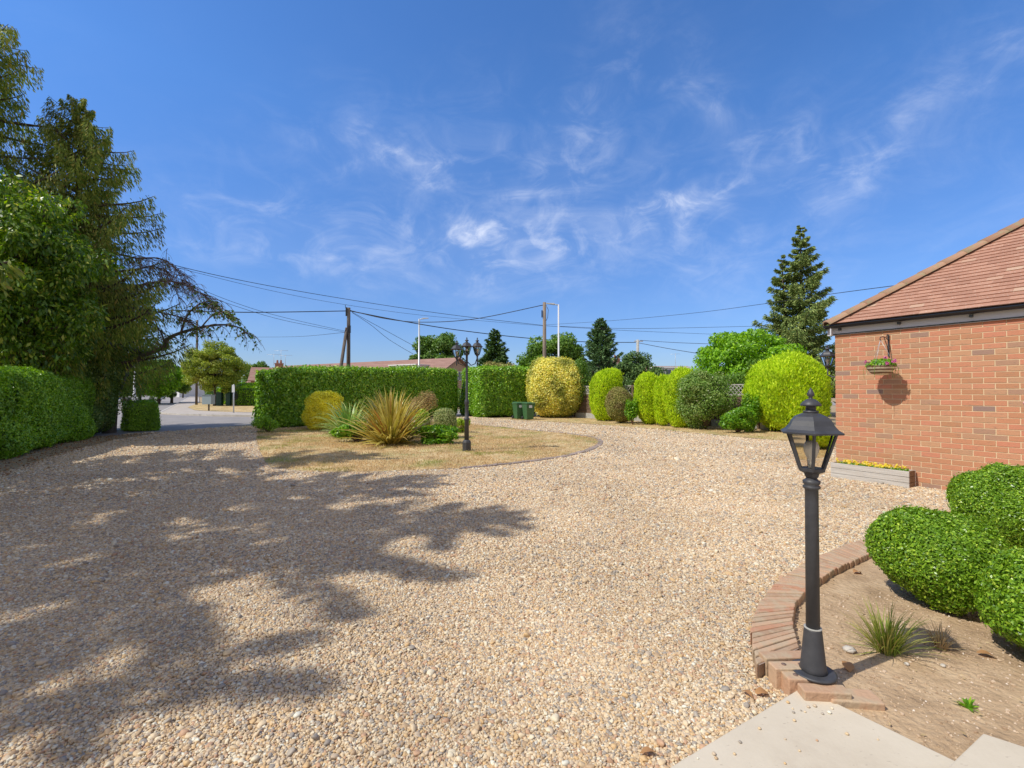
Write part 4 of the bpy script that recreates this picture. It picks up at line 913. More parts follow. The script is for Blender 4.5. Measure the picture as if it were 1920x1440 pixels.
hbp = [(-13.2, 14.2), g2(300, 812.5), g2(215, 826), g2(110, 856), g2(20, 892), (-7.6, 5.5), (-9, 5)]
A = np.array(hbp); p = rng.uniform(A.min(0), A.max(0), (9000, 2)); p = p[inside(p, hbp)][:2600]; n = len(p)
tag(quads_obj('leaf_litter', rleaves(np.concatenate([p, rng.uniform(.018, .035, (n, 1))], 1), np.tile([0, 0, 1.], (n, 1)), .05, .4, .5), M['dead_leaf']), 'brown fallen leaves on the earth below the left hedge', 'leaf litter', kind='stuff')
p = np.stack([rng.uniform(-9, 3, 700), rng.uniform(1.8, 12, 700)], 1); p = p[inside(p, drive_poly)]; n = len(p)
tag(quads_obj('drive_litter', rleaves(np.concatenate([p, rng.uniform(.02, .03, (n, 1))], 1), np.tile([0, 0, 1.], (n, 1)), .026, .4, .4), M['dead_leaf']), 'small dry leaf bits scattered on the gravel drive', 'leaf litter', kind='stuff')

# ------------------------------------------------------------------ clipped row on the right
def row(name, label, cat, x0, x1, top, base, m, n, size, style='flame', power=2.6, lean=0, asp=.9, group=None, **k):
    g = at((x0+x1)/2, base); Z = g.y; wd = (x1-x0)/F*Z; ht = H+(733-top)/F*Z
    return shrub(name, label, cat, g+Vector((0, wd*.25, 0)), (wd/2, wd/2*asp, ht/2), ht/2+.03, m, n, size, style, power, lean=lean, group=group, **k)
row('golden_privet', 'huge round variegated yellow shrub beside the green bins', 'shrub', 985, 1100, 668, 784, M['gold_privet'], 60000, .10, style='leaf', power=2.5, bump=(2.2, .07), depth=.2)
cloud('green_reversion', 'dark green leafy shrub growing against the right side of the big yellow shrub', 'shrub', at(1086, 785)+Vector((0, .9, 0)), (.75, .8, 1.35), 1.6, M['mid_tree'], 12000, .09, 22)
row('golden_conifer', 'leaning golden conifer dome right of the big yellow shrub', 'conifer', 1111, 1170, 693, 790, M['gold_conifer'], 22000, .10, lean=.22, power=2.5, group='clipped golden conifers')
row('olive_ball_shrub', 'round olive brown shrub in front of the leaning golden conifer', 'shrub', 1141, 1190, 730, 795, M['olive_shrub'], 24000, .055, style='leaf', power=2.3)
cloud('climber', 'small green leafy climber between the olive shrub and the golden columns', 'plant', at(1186, 797), (.34, .3, .55), .6, M['herb'], 2600, .07, 12)
row('golden_conifer', 'left of three upright golden conifer columns', 'conifer', 1198, 1241, 704, 797, M['gold_conifer'], 18000, .09, power=2.8, group='clipped golden conifers')
row('golden_conifer', 'middle and narrowest of three upright golden conifer columns', 'conifer', 1230, 1262, 708, 800, M['gold_conifer'], 15000, .09, power=2.8, group='clipped golden conifers')
row('golden_conifer', 'right and tallest golden column beside the mixed flowering shrub', 'conifer', 1254, 1310, 692, 803, M['gold_conifer'], 20000, .09, power=2.6, lean=.12, group='clipped golden conifers')
cloud('flowering_shrub', 'wide dull green flowering shrub in the middle of the row', 'shrub', at(1336, 808)+Vector((0, .6, 0)), (1.15, .9, 1.12), 1.2, M['flower_shrub'], 36000, .075, 44, .40)
cloud('leafy_shrub', 'low fresh green shrub in front of the lattice fence', 'shrub', at(1384, 812), (.62, .45, .42), .45, M['herb'], 7000, .07, 18)
cloud('small_climber', 'thin green climber on the fence left of the largest golden conifer', 'shrub', at(1414, 812)+Vector((0, .3, 0)), (.38, .3, .62), .66, M['herb'], 4200, .07, 14)
row('golden_conifer', 'largest golden conifer dome near the brick building', 'conifer', 1430, 1560, 669, 812, M['gold_conifer'], 60000, .11, power=2.35, group='clipped golden conifers', bump=(2.6, .08), depth=.1)

# fence behind the row
fa = Vector((2.2, 26.2, 0)); fb = Vector((11.3, 14.2, 0)); fd = fb-fa; FL = fd.length; fan = atan2(fd.y, fd.x)
e = empty('garden_fence', fa, fan, 'weathered board fence with a lattice top behind the golden conifers', 'fence')
b = MB(); l = MB(); ps = MB(); gb = MB(); x = 0
while x < FL-1.8:
    ps = MB(); ps.box((x, 0, .85), (.1, .1, 1.7)); ps.build('post', M['fence_wood'], e); gb.box((x+.95, 0, .14), (1.78, .05, .28))
    for k in range(8): b.box((x+.95, .02*(k % 2)-.01, .34+k*.115), (1.78, .016, .125))
    l.box((x+.95, 0, 1.27), (1.78, .04, .04)); l.box((x+.95, 0, 1.66), (1.78, .04, .04))
    for k in range(12):
        for sg in (-1, 1):
            cx = x+.12+k*.15
            if cx+.33*(sg > 0) > x+1.86 or cx-.33*(sg < 0) < x+.04: continue
            l.tube([(cx, .01*sg, 1.28), (cx+.33*sg, .01*sg, 1.65)], .014, 4, smooth=False)
    x += 1.9
b.build('boards', M['fence_wood'], e); l.build('lattice', M['lattice'], e); gb.build('gravel_boards', M['concrete'], e)

# wheelie bins
def wheelie(loc, rz, label):
    e = empty('wheelie_bin', loc, rz, label, 'wheelie bin', 'green wheelie bins'); e.scale = (.86, .86, .92)
    b = MB(); n = 4; lo = [(-.21, -.26), (.21, -.26), (.21, .2), (-.21, .2)]; hi = [(-.27, -.34), (.27, -.34), (.27, .32), (-.27, .32)]
    b.add([(x, y, .04) for x, y in lo]+[(x, y, .86) for x, y in hi], [(0, 3, 2, 1), (0, 1, 5, 4), (1, 2, 6, 5), (2, 3, 7, 6), (3, 0, 4, 7), (4, 5, 6, 7)])
    b.box((0, -.01, .85), (.58, .70, .045)); bevel(b.build('body', M['bin_green'], e), .02, 3)
    l = MB(); l.add([(-.29, -.38, .885), (.29, -.38, .885), (.29, .36, .9), (-.29, .36, .9), (-.24, -.3, .93), (.24, -.3, .93), (.24, .3, .95), (-.24, .3, .95)], [(0, 1, 5, 4), (1, 2, 6, 5), (2, 3, 7, 6), (3, 0, 4, 7), (4, 5, 6, 7), (3, 2, 1, 0)]); bevel(l.build('lid', M['bin_green'], e), .015, 3)
    h = MB(); h.tube([(-.24, .4, .87), (.24, .4, .87)], .018, 8); h.tube([(-.2, .33, .86), (-.2, .4, .87)], .016, 6); h.tube([(.2, .33, .86), (.2, .4, .87)], .016, 6); h.build('handle', M['bin_green'], e)
    for s_ in (-1, 1):
        w_ = MB(); w_.tube([(s_*.24, .24, .1), (s_*.29, .24, .1)], .1, 16); w_.build('wheel', M['rubber'], e)
    st = MB(); st.box((-.02, -.343, .72), (.2, .008, .14)); st.build('sticker', M['render_white'], e)
wheelie(at(972.5, 787)+Vector((0, .35, 0)), .42, 'green wheelie bin on the left, next to the square hedge')
wheelie(at(991, 788)+Vector((0, .35, 0)), .42, 'green wheelie bin on the right, next to the big yellow shrub')

# ------------------------------------------------------------------ trees
def limbs(b, base, targets, r, up=.5):
    for t in targets:
        t = Vector(t); mid = base.lerp(t, .5)+Vector((random.uniform(-.2, .2), random.uniform(-.2, .2), abs(t.z-base.z)*.12)); b.tube([base, mid, t], [r, r*.6, r*.15], 6)
def broadleaf(name, label, loc, h, R, zc, m, n, size, clumps=60, cr=.30, trunk=.2, group=None, bark='bark', cat='tree', fill=.45, asp=.55, hang=0):
    e = empty(name, loc, 0, label, cat, group); V = []; tg = []; per = n//clumps
    for k in range(clumps):
        d = nrm(rng.normal(0, 1, (1, 3)))[0]*(fill+(1-fill)*random.random()**.6)*.86; c = np.array([d[0]*R[0], d[1]*R[1], zc+d[2]*R[2]])
        s_ = random.uniform(.65, 1.25)*cr; q = nrm(rng.normal(0, 1, (per, 3))); pt = c+q*rng.uniform(.3, 1, (per, 1))**.6*np.array([R[0], R[1], R[2]*.75])*s_
        pt[:, 2] = np.maximum(pt[:, 2], .05)
        if hang:
            D = rng.normal(0, .5, (per, 3))+[0, 0, -hang]+q*.5; L = size*rng.uniform(.6, 1.4, per); V.append(leaves(pt, D, q+rng.normal(0, .5, (per, 3))+[0, 0, .3], L, L*asp))
        else: V.append(rleaves(pt, nrm(q+[0, 0, .35]), size, .6, asp))
        if k % 2 == 0: tg.append(tuple(c))
    b = MB(); z1 = max(zc-R[2]*.6, h*.15); b.tube([(0, 0, 0), (.03, .02, z1*.6), (0, 0, z1), (0, 0, zc+R[2]*.3)], [trunk, trunk*.8, trunk*.7, trunk*.15], 10)
    limbs(b, Vector((0, 0, z1)), tg, trunk*.38); b.build('trunk', M[bark], e)
    quads_obj('crown', np.concatenate(V), m, e); return e
def conifer(name, label, loc, h, rb, m, nbr, per, leaf=(.2, .05), droop=.25, z0=.08, tipup=.1, trunk=.18, pw=.85, group=None, hang=.5, tops=None, spread=.28, cat='conifer', bark='bark', irr=.3, curtain=0):
    e = empty(name, loc, 0, label, cat, group); V = []; b = MB()
    tops = tops or [(0, 0, h, rb)]
    for (tx, ty, th, trb) in tops:
        b.tube([(tx*.3, ty*.3, 0), (tx*.8, ty*.8, th*.4), (tx, ty, th*.97)], [trunk, trunk*.7, .012], 8)
        nb = int(nbr*th/h*(trb/rb))
        for k in range(nb):
            t = z0+(1-z0)*((k+random.random())/nb)**.9; a = k*2.399+random.uniform(-.4, .4); z = th*t
            L_ = trb*((1-t)**pw)*random.uniform(1-irr, 1+irr*.7)+.12; o_ = Vector((tx*(.3+.7*t), ty*(.3+.7*t), z))
            d = Vector((cos(a), sin(a), 0)); ns = 6; pts = []
            for i in range(ns+1):
                s_ = i/ns; pts.append(o_+d*L_*s_+Vector((0, 0, L_*(.28*s_-droop*1.6*s_*s_+tipup*s_**4))))
            b.tube(pts, [max(.012, .03*L_)*(1-i/ns*.85) for i in range(ns+1)], 4, cap=False)
            n = int(per*(.35+L_/trb)); s_ = rng.uniform(.12, 1.02, n)**.8; A = np.array([tuple(p) for p in pts]); idx = np.minimum((s_*ns).astype(int), ns-1); fr = (s_*ns-idx)[:, None]
            base = A[idx]*(1-fr)+A[idx+1]*fr; dd = np.array([cos(a), sin(a), 0.]); sd = np.array([-sin(a), cos(a), 0.])
            lat = rng.normal(0, 1, n)*spread*L_*(1.05-s_*.75)*.6; base = base+sd*lat[:, None]+dd*(-np.abs(lat)*.35)[:, None]; base[:, 2] += rng.normal(0, .035*L_, n)-np.abs(lat)*.2-rng.uniform(0, 1, n)**1.5*curtain*min(1, L_)
            D = dd*.7+sd*(np.sign(lat)*.6)[:, None]+rng.normal(0, .3, (n, 3)); D[:, 2] -= hang; Nn = rng.normal(0, .6, (n, 3)); Nn[:, 2] += .7*max(0, 1-hang); Nn += dd*hang*.6+np.array([-.5, -.5, .2])*hang*.6
            l = leaf[0]*rng.uniform(.55, 1.4, n)*min(1, .4+L_*.7); V.append(leaves(base, D, Nn, l, leaf[1]*rng.uniform(.7, 1.3, n)))
    b.build('trunk', M[bark], e); quads_obj('foliage', np.concatenate(V), m, e); return e

# left group, seen
def tp(px, py, Z): return P(px, py, Z)
def stand(px, Z): p = P(px, 733, Z); return Vector((p.x, Z, 0))
conifer('tall_cypress', 'tall drooping cypress whose pointed top rises highest at the left', stand(142, 14.6), 10.7, 2.9, M['cypress'], 140, 560, (.15, .032), droop=.10, tipup=.2, hang=1.5, pw=.62, z0=.12, trunk=.2, spread=.2, irr=.55, curtain=.6)
conifer('edge_cypress', 'drooping dark cypress cut off by the left edge of the photo', stand(-60, 13.2), 13.3, 3.1, M['cypress'], 135, 520, (.15, .032), droop=.12, tipup=.2, hang=1.5, pw=.6, z0=.12, trunk=.2, spread=.2, irr=.5, curtain=.6)
broadleaf('bright_leaved_tree', 'bright green broad leaved tree in front of the cypresses', (-13.0, 12.0, 0), 7.6, (2.35, 1.9, 3.0), 4.3, M['near_leaf'], 44000, .13, 170, .19, .16, asp=.42, hang=.9, fill=.3)
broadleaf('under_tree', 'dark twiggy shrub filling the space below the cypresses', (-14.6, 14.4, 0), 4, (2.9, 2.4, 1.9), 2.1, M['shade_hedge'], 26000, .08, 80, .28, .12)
conifer('leaning_cypress', 'lower drooping cypress spreading toward the road opening', stand(175, 17.0), 6.4, 2.3, M['cypress'], 95, 380, (.16, .032), droop=.10, tipup=.1, hang=1.4, pw=.45, z0=.3, spread=.2, irr=.45, curtain=.5)
# bare weeping tree with the thick limb
e = empty('bare_tree', stand(205, 15.6), 0, 'half bare tree with drooping twigs and one thick crooked limb', 'tree'); off = Vector(e.location)
b = MB(); tw = MB(); lv = []
def arc(pp, r0, r1, Zs):
    q = [P(x, y, Zs[0]+(Zs[1]-Zs[0])*i/(len(pp)-1))-off for i, (x, y) in enumerate(pp)]
    # smooth
    out = [q[0]]
    for i in range(len(q)-1):
        p0, p1, p2, p3 = q[max(i-1, 0)], q[i], q[i+1], q[min(i+2, len(q)-1)]
        for t in (.25, .5, .75, 1):
            out.append(.5*((2*p1)+(-p0+p2)*t+(2*p0-5*p1+4*p2-p3)*t*t+(-p0+3*p1-3*p2+p3)*t**3))
    b.tube(out, [r0+(r1-r0)*i/(len(out)-1) for i in range(len(out))], 7); return out
def twigs(path, n, L, leafy=0, s0=.1):
    for _ in range(n):
        t = random.uniform(s0, 1)*(len(path)-1); i = min(int(t), len(path)-2); p = path[i].lerp(path[i+1], t-i); l = L*random.uniform(.4, 1.2)
        d = Vector((random.uniform(-.5, 1), random.uniform(-.8, .8), random.uniform(-.1, .5))).normalized(); q = [p]
        for k in range(5):
            d = (d+Vector((.03, 0, -.38))).normalized(); p = p+d*l/5; q.append(p)
        tw.tube(q, [.012, .010, .008, .007, .006, .004], 3, cap=False)
        for k in range(3):
            j = random.randint(1, 4); p2 = q[j]; d2 = Vector((random.uniform(-1, 1), random.uniform(-1, 1), -.6)).normalized(); l2 = l*.4; tw.tube([p2, p2+d2*l2*.5, p2+d2*l2*.8+Vector((0, 0, -l2*.4))], [.005, .004, .002], 3, cap=False)
            if random.random() < leafy:
                for m_ in range(5): lv.append(tuple(p2+d2*l2*random.random()))
            
b.tube([Vector((0, 0, 0)), Vector((.1, 0, 1.2)), P(233, 695, 15.6)-off], [.2, .17, .14], 10)
m0 = arc([(228, 700), (250, 680), (275, 664), (310, 650), (314, 636), (339, 624), (377, 614), (415, 609), (445, 613), (463, 626)], .10, .012, (15.6, 14.6)); twigs(m0, 54, .75, .7, .25)
m1 = arc([(275, 664), (240, 655), (200, 640), (190, 560), (215, 548), (262, 535), (315, 527), (355, 538), (398, 566)], .09, .01, (15.6, 14.8)); twigs(m1, 126, .8, .12, .4)
m2 = arc([(190, 560), (180, 510), (212, 478), (255, 484), (300, 485), (330, 505), (345, 535)], .05, .008, (15.2, 15.6)); twigs(m2, 88, .7, .0, .35)
m3 = arc([(190, 590), (230, 575), (265, 580), (310, 588), (352, 600), (372, 625)], .045, .008, (15.4, 14.9)); twigs(m3, 71, .6, .25, .3)
m4 = arc([(310, 648), (300, 620), (278, 598), (262, 572)], .035, .008, (15.3, 15.9)); twigs(m4, 33, .5, .3, .3)
m5 = arc([(339, 624), (352, 590), (375, 570), (398, 566), (420, 585)], .035, .007, (15.0, 14.5)); twigs(m5, 54, .55, .5, .3)
m6 = arc([(215, 548), (250, 510), (290, 500), (320, 520), (335, 560)], .03, .007, (15.2, 15.2)); twigs(m6, 58, .6, 0, .3)
m7 = arc([(377, 614), (400, 590), (425, 585), (440, 600)], .025, .006, (14.8, 14.2)); twigs(m7, 33, .45, .6, .3)
b.build('limbs', M['grey_bark'], e); tw.build('twigs', M['twig'], e)
A = np.array(lv); quads_obj('leaves', rleaves(A, rng.normal(0, 1, A.shape), .085, .6, .6), M['oak_tree'], e)

# trees left of the photo, which shade the drive
for i, (x, y, h, r_) in enumerate(((-11.6, 6.2, 11.4, 3.2), (-9.5, 3.5, 10.9, 3.0), (-9.1, 1.2, 12.0, 3.0), (-9.3, -1.0, 10.3, 3.2), (-9.2, -3.4, 10.3, 3.2))):
    conifer('shading_cypress', ('cypress beyond the left edge whose shade falls on the drive', 'second cypress beyond the left edge, shading the near drive', 'third cypress outside the left edge, shading the bottom corner', 'fourth cypress outside the left edge, shading the near corner', 'lowest cypress outside the left edge behind the camera')[i], (x, y, 0), h, r_, M['cypress'], 125 if i < 3 else 80, 460 if i < 3 else 430, (.15, .05), droop=.12, tipup=.1, hang=1.0, pw=.62 if i < 3 else .5, z0=.1, spread=.11, irr=.75 if i < 3 else .95, curtain=.15, group='trees shading the drive')

# right group
conifer('olive_conifer', 'tall olive green twin topped conifer behind the largest golden dome', stand(1504, 27), 11.0, 3.3, M['olive_conifer'], 115, 430, (.22, .06), droop=.13, tipup=.24, hang=.55, pw=.95, z0=.08, trunk=.22, tops=[(0, 0, 11.1, 3.2), (-1.05, .1, 9.4, 2.0)], irr=.5, spread=.28, curtain=.14)
broadleaf('bright_garden_tree', 'bright green spreading tree left of the tall olive conifer', stand(1392, 23), 4.8, (2.7, 2.2, 1.75), 2.9, M['bright_tree'], 30000, .15, 90, .26, .14)
broadleaf('dark_yew', 'dark green rounded yew behind the three golden columns', stand(1193, 30), 4.1, (1.75, 1.6, 1.8), 2.2, M['dark_conifer'], 22000, .13, 60, .3, .14)
broadleaf('back_shrubs', 'mid green shrubs filling the gap right of the flowering shrub', stand(1440, 20), 3, (1.9, 1.5, 1.1), 1.7, M['mid_tree'], 14000, .12, 40, .3, .1, cat='shrubs')
conifer('blue_conifer', 'broad conical blue green conifer behind the tiled house', stand(1127, 46), 8.6, 2.5, M['blue_conifer'], 130, 170, (.34, .10), droop=.06, tipup=.25, hang=.1, pw=.7, z0=.06)
broadleaf('round_green_tree', 'rounded mid green tree behind the wooden pole', stand(1036, 36), 6.2, (2.7, 2.4, 2.6), 3.5, M['mid_tree'], 32000, .2, 90, .26, .18)
conifer('dark_conifer', 'dark green spruce standing between the two hedges', stand(928, 40), 6.7, 1.9, M['dark_conifer'], 110, 190, (.3, .09), droop=.1, tipup=.25, hang=.1, pw=.75, z0=.05)
broadleaf('yellow_green_shrub', 'yellow green shrub at the foot of the dark spruce', stand(930, 37), 3.9, (1.9, 1.4, 1.4), 2.6, M['olive_shrub'], 9000, .16, 36, .3, .1)
broadleaf('oak', 'large dark green oak behind the terrace roof', stand(822, 60), 9.4, (3.9, 3.4, 3.6), 5.6, M['oak_tree'], 30000, .3, 80, .25, .3)
broadleaf('grey_green_tree', 'distant grey green tree left of the chimney', stand(478, 75), 6, (2.3, 2, 2.2), 4.2, M['oak_tree'], 8000, .3, 36, .3, .2)
broadleaf('autumn_tree', 'yellow green tree on the far verge beside the side road', stand(402, 41), 5.9, (2.7, 2.4, 2.5), 3.45, M['autumn_tree'], 34000, .15, 120, .22, .12)
for i, (px, Z, h, r_, mm, lab) in enumerate(((262, 52, 5.2, 2.4, 'bright_tree', 'bright green street tree nearest the left lamp column'), (298, 50, 5.2, 2.5, 'bright_tree', 'street tree in the middle of the roadside row'), (322, 54, 4.6, 2.1, 'mid_tree', 'dark street tree at the right end of the roadside row'), (232, 46, 5.0, 2.6, 'mid_tree', 'dark tree at the left end of the roadside row'))):
    broadleaf('street_tree', lab, stand(px, Z), h, (r_, r_, h*.42), h*.56, M[mm], 11000, .24, 46, .3, .16, group='trees along the side road')
broadleaf('distant_tree', 'small pale green tree at the far end of the side road', stand(343, 95), 5, (2.4, 2, 2.2), 3.0, M['autumn_tree'], 4000, .35, 26, .32, .15)
hedge('far_street_hedge', 'dark hedge below the street trees', g2(262, 740.8), g2(333, 740.2), 3, 1.9, M['mid_tree'], 8000, .25, r=.6)
# far tree line, one mass
def treeline():
    V = []
    for k in range(150):
        a = random.uniform(-.95, .75); Z = random.uniform(120, 190); x = a*Z; h = random.uniform(4.5, 8.5); q = nrm(rng.normal(0, 1, (110, 3))); c = np.array([x, Z, h*.5]); pt = c+q*np.array([4.5, 3, h*.5]); V.append(rleaves(pt, nrm(q+[0, 0, .3]), 1.2, .5, .7))
    o = quads_obj('far_woodland', np.concatenate(V), M['oak_tree']); tag(o, 'low distant belt of trees along the horizon', 'woodland', kind='stuff')
treeline()

# ------------------------------------------------------------------ houses beyond
def house(name, label, c, rz, L, W_, eh, rh, wallm, roofm, wins=(), chim=None, hip=False, dorm=None, cat='house', bands=None):
    e = empty(name, c, rz, label, cat); b = MB(); b.box((0, 0, eh/2), (L, W_, eh))
    if not hip:
        for s_ in (-1, 1):
            x = s_*L/2; b.add([(x, -W_/2, eh), (x, W_/2, eh), (x, 0, eh+rh)], [(0, 1, 2) if s_ > 0 else (2, 1, 0)])
    b.build('wall', wallm, e)
    r = MB(); o = .3; t = .12; k = rh/(W_/2)
    for s_ in (-1, 1):
        hx = W_/2 if hip else 0
        vs = [(-L/2-o, s_*(W_/2+o), eh-o*k+.02), (L/2+o, s_*(W_/2+o), eh-o*k+.02), (L/2+o-hx, 0, eh+rh+.02), (-L/2-o+hx, 0, eh+rh+.02)]
        vs += [(x, y, z+t) for x, y, z in vs]; r.add(vs, [(4, 5, 6, 7), (0, 1, 5, 4), (1, 2, 6, 5), (3, 0, 4, 7), (3, 2, 1, 0)] if s_ < 0 else [(7, 6, 5, 4), (4, 5, 1, 0), (5, 6, 2, 1), (7, 4, 0, 3), (0, 1, 2, 3)])
    rf = r.build('roof', roofm, e)
    for (x, z, ww, hh_, f) in wins:
        wf = MB(); s_ = -1
        if f == 'front': wf.box((x, -W_/2-.03, z), (ww, .08, hh_)); g_ = MB(); g_.box((x, -W_/2-.075, z), (ww-.14, .02, hh_-.14)); mu = MB(); mu.box((x, -W_/2-.09, z), (.06, .02, hh_-.1))
        else: wf.box((L/2+.03, x, z), (.08, ww, hh_)); g_ = MB(); g_.box((L/2+.075, x, z), (.02, ww-.14, hh_-.14)); mu = MB(); mu.box((L/2+.09, x, z), (.02, .06, hh_-.1))
        w_o = wf.build('window', M['shaded_white'], e); g_.build('pane', M['window_glass'], w_o); mu.build('glazing_bar', M['shaded_white'], w_o)
    if chim:
        for (x, y, ww, hh_) in chim:
            ch = MB(); ch.box((x, y, eh+rh-.3+hh_/2), (ww, ww*.7, hh_+.4)); ch.box((x, y, eh+rh-.1+hh_), (ww+.12, ww*.7+.12, .1)); co = ch.build('chimney', M['far_brick'], rf)
            pt = MB(); pt.lathe([(.12, 0), (.14, .05), (.1, .35), (.12, .4)], (x-.2, y, eh+rh-.05+hh_), 10); pt.lathe([(.12, 0), (.14, .05), (.1, .35), (.12, .4)], (x+.2, y, eh+rh-.05+hh_), 10); pt.build('chimney_pots', M['far_brick'], rf)
    return e, rf
def facing(p, deg=0): return radians(deg)
# terrace of low houses with the long roof; ridge from px 535 to 862
ta = P(520, 684, 62); tb = P(858, 673, 46); dl = Vector((tb.x-ta.x, tb.y-ta.y, 0)); c = (ta+tb)/2
e, rf = house('terraced_houses', 'long low terrace with red brown roof behind the long hedge', Vector((c.x, c.y, 0)), atan2(dl.y, dl.x), dl.length, 7.5, 2.55, 2.05, M['tan_brick'], M['far_roof'], wins=[(-14, 1.5, 1.6, 1.1, 'front'), (-6, 1.5, 1.6, 1.1, 'front'), (3, 1.5, 1.6, 1.1, 'front'), (0, 2.9, 1.2, .9, 'end')])
L2 = dl.length
dm = MB(); dg = MB()
for (x, ww) in ((L2/2-4.2, 3.4),):
    dm.box((x, -2.3, 3.45), (ww, 1.9, .95)); dm.box((x, -2.35, 3.97), (ww+.3, 2.2, .1))
    for k in range(4): dg.box((x-ww/2+.5+k*.8, -3.27, 3.5), (.6, .04, .5))
d_o = dm.build('dormer', M['render_white'], rf); dg.build('dormer_window', M['window_glass'], rf)
dm = MB()
for x in (-9.5, -3.0, 2.2):
    w2 = 1.3; vs = [(x-w2, -3.6, 3.1), (x+w2, -3.6, 3.1), (x, -3.6, 3.75), (x-w2, -1.2, 3.9), (x+w2, -1.2, 3.9), (x, -1.2, 3.95)]
    dm.add(vs, [(0, 1, 2), (0, 2, 5, 3), (2, 1, 4, 5)])
dm.build('gablet', M['far_roof'], rf)
# house with chimney and aerials at px 470-535
pc = P(508, 733, 58)
e, rf = house('chimney_house', 'red brick house with chimney and aerials left of the long hedge', Vector((pc.x, pc.y, 0)), radians(22), 3.8, 5, 2.7, 1.5, M['far_brick'], M['far_roof'], wins=[(-1.2, 1.6, 1.3, 1.2, 'front'), (1.3, 1.6, 1.3, 1.2, 'front')], chim=[(.9, 0, .9, .75)])
ae = MB(); 
for (x, hh_, a) in ((1.1, 1.6, .3), (1.6, 1.0, -.4), (.3, 1.1, .1)):
    z = 5.0; ae.tube([(x, 0, z-.4), (x, 0, z+hh_)], .02, 5)
    ae.tube([(x-.8, 0, z+hh_-.15), (x+.8, 0, z+hh_-.05)], .015, 4)
    for k in range(6): ae.tube([(x-.7+k*.28, -.25, z+hh_-.12), (x-.7+k*.28, .25, z+hh_-.12)], .012, 3)
ae.build('aerial', M['grey_metal'], rf)
# gap house at px 872-890
pc = P(868, 733, 56)
house('gap_house', 'tan brick gabled house glimpsed between the two hedges', Vector((pc.x, pc.y, 0)), radians(-72), 6, 5.4, 2.4, 1.6, M['tan_brick'], M['grey_roof'], wins=[(.2, 2.9, .6, .5, 'end'), (1.0, 1.1, 1.6, 1.1, 'end')])
# blue gabled house at px 1098-1150
pc = P(1128, 733, 50)
e, rf = house('blue_gabled_house', 'tiled house with a pale blue gable and brick chimney', Vector((pc.x, pc.y, 0)), radians(8), 5.6, 6, 2.9, 1.55, M['render_white'], M['grey_roof'], chim=[(1.7, 0, .62, .5)])
M['pale_blue'] = mat('pale_blue', (.5, .6, .7), .6)
g_ = MB(); w2 = 1.15; x = -1.35
g_.box((x, -3.6, 2.2), (2*w2-.3, 1.4, 2.2)); g_.add([(x-w2+.15, -4.3, 3.3), (x+w2-.15, -4.3, 3.3), (x, -4.3, 4.25)], [(0, 1, 2)]); g_.build('gable_bay', M['pale_blue'], e)
g_ = MB(); vs = [(x-w2-.1, -4.5, 3.15), (x, -4.5, 4.45), (x+w2+.1, -4.5, 3.15), (x-w2-.1, -1, 3.15), (x, -1, 4.45), (x+w2+.1, -1, 3.15)]; vs += [(a, b_, z-.16) for a, b_, z in vs]
g_.add(vs, [(0, 1, 4, 3), (1, 2, 5, 4), (6, 7, 1, 0), (7, 8, 2, 1), (9, 10, 7, 6), (10, 11, 8, 7)]); g_.build('gable_roof', M['grey_roof'], e)
wf = MB(); wf.box((x, -4.33, 2.75), (1.3, .06, 1.0)); wo = wf.build('window', M['shaded_white'], e); g_ = MB()
for k in (-.4, 0, .4): g_.box((x+k, -4.37, 2.75), (.32, .03, .85))
g_.build('pane', M['window_glass'], wo)
# white windowed building at px 1237-1300
pc = P(1266, 733, 44)
e, rf = house('white_dormer_house', 'white flat dormer with dark windows above the golden columns', Vector((pc.x, pc.y+3, 0)), radians(3), 4.2, 4.5, 2.6, 1.2, M['render_white'], M['far_roof'])
g_ = MB(); g_.box((-.3, -1.6, 2.85), (3.2, 2.2, 1.55)); g_.box((-.3, -1.6, 3.68), (3.5, 2.5, .12)); g_.build('dormer', M['render_white'], rf)
for k in range(4):
    wf = MB(); wf.box((-1.45+k*.77, -2.73, 3.0), (.66, .05, 1.0)); wo = wf.build('window', M['shaded_white'], e); q = MB(); q.box((-1.45+k*.77, -2.77, 3.0), (.5, .04, .85)); q.build('pane', M['window_glass'], wo)
b = MB(); b.tube([(.9, -.5, 3.7), (.9, -.5, 5.2)], .02, 5); b.tube([(.4, -.5, 5.1), (1.4, -.5, 5.15)], .015, 4); b.build('aerial', M['grey_metal'], rf)
# far white house at the end of the side road
pc = P(344, 733, 110)
house('far_white_house', 'distant white house at the end of the side road', Vector((pc.x, pc.y, 0)), radians(-20), 6, 6, 3.4, 2.2, M['render_white'], M['grey_roof'], wins=[(-1.5, 1.6, 1.2, 1.2, 'front'), (1.5, 1.6, 1.2, 1.2, 'front')])

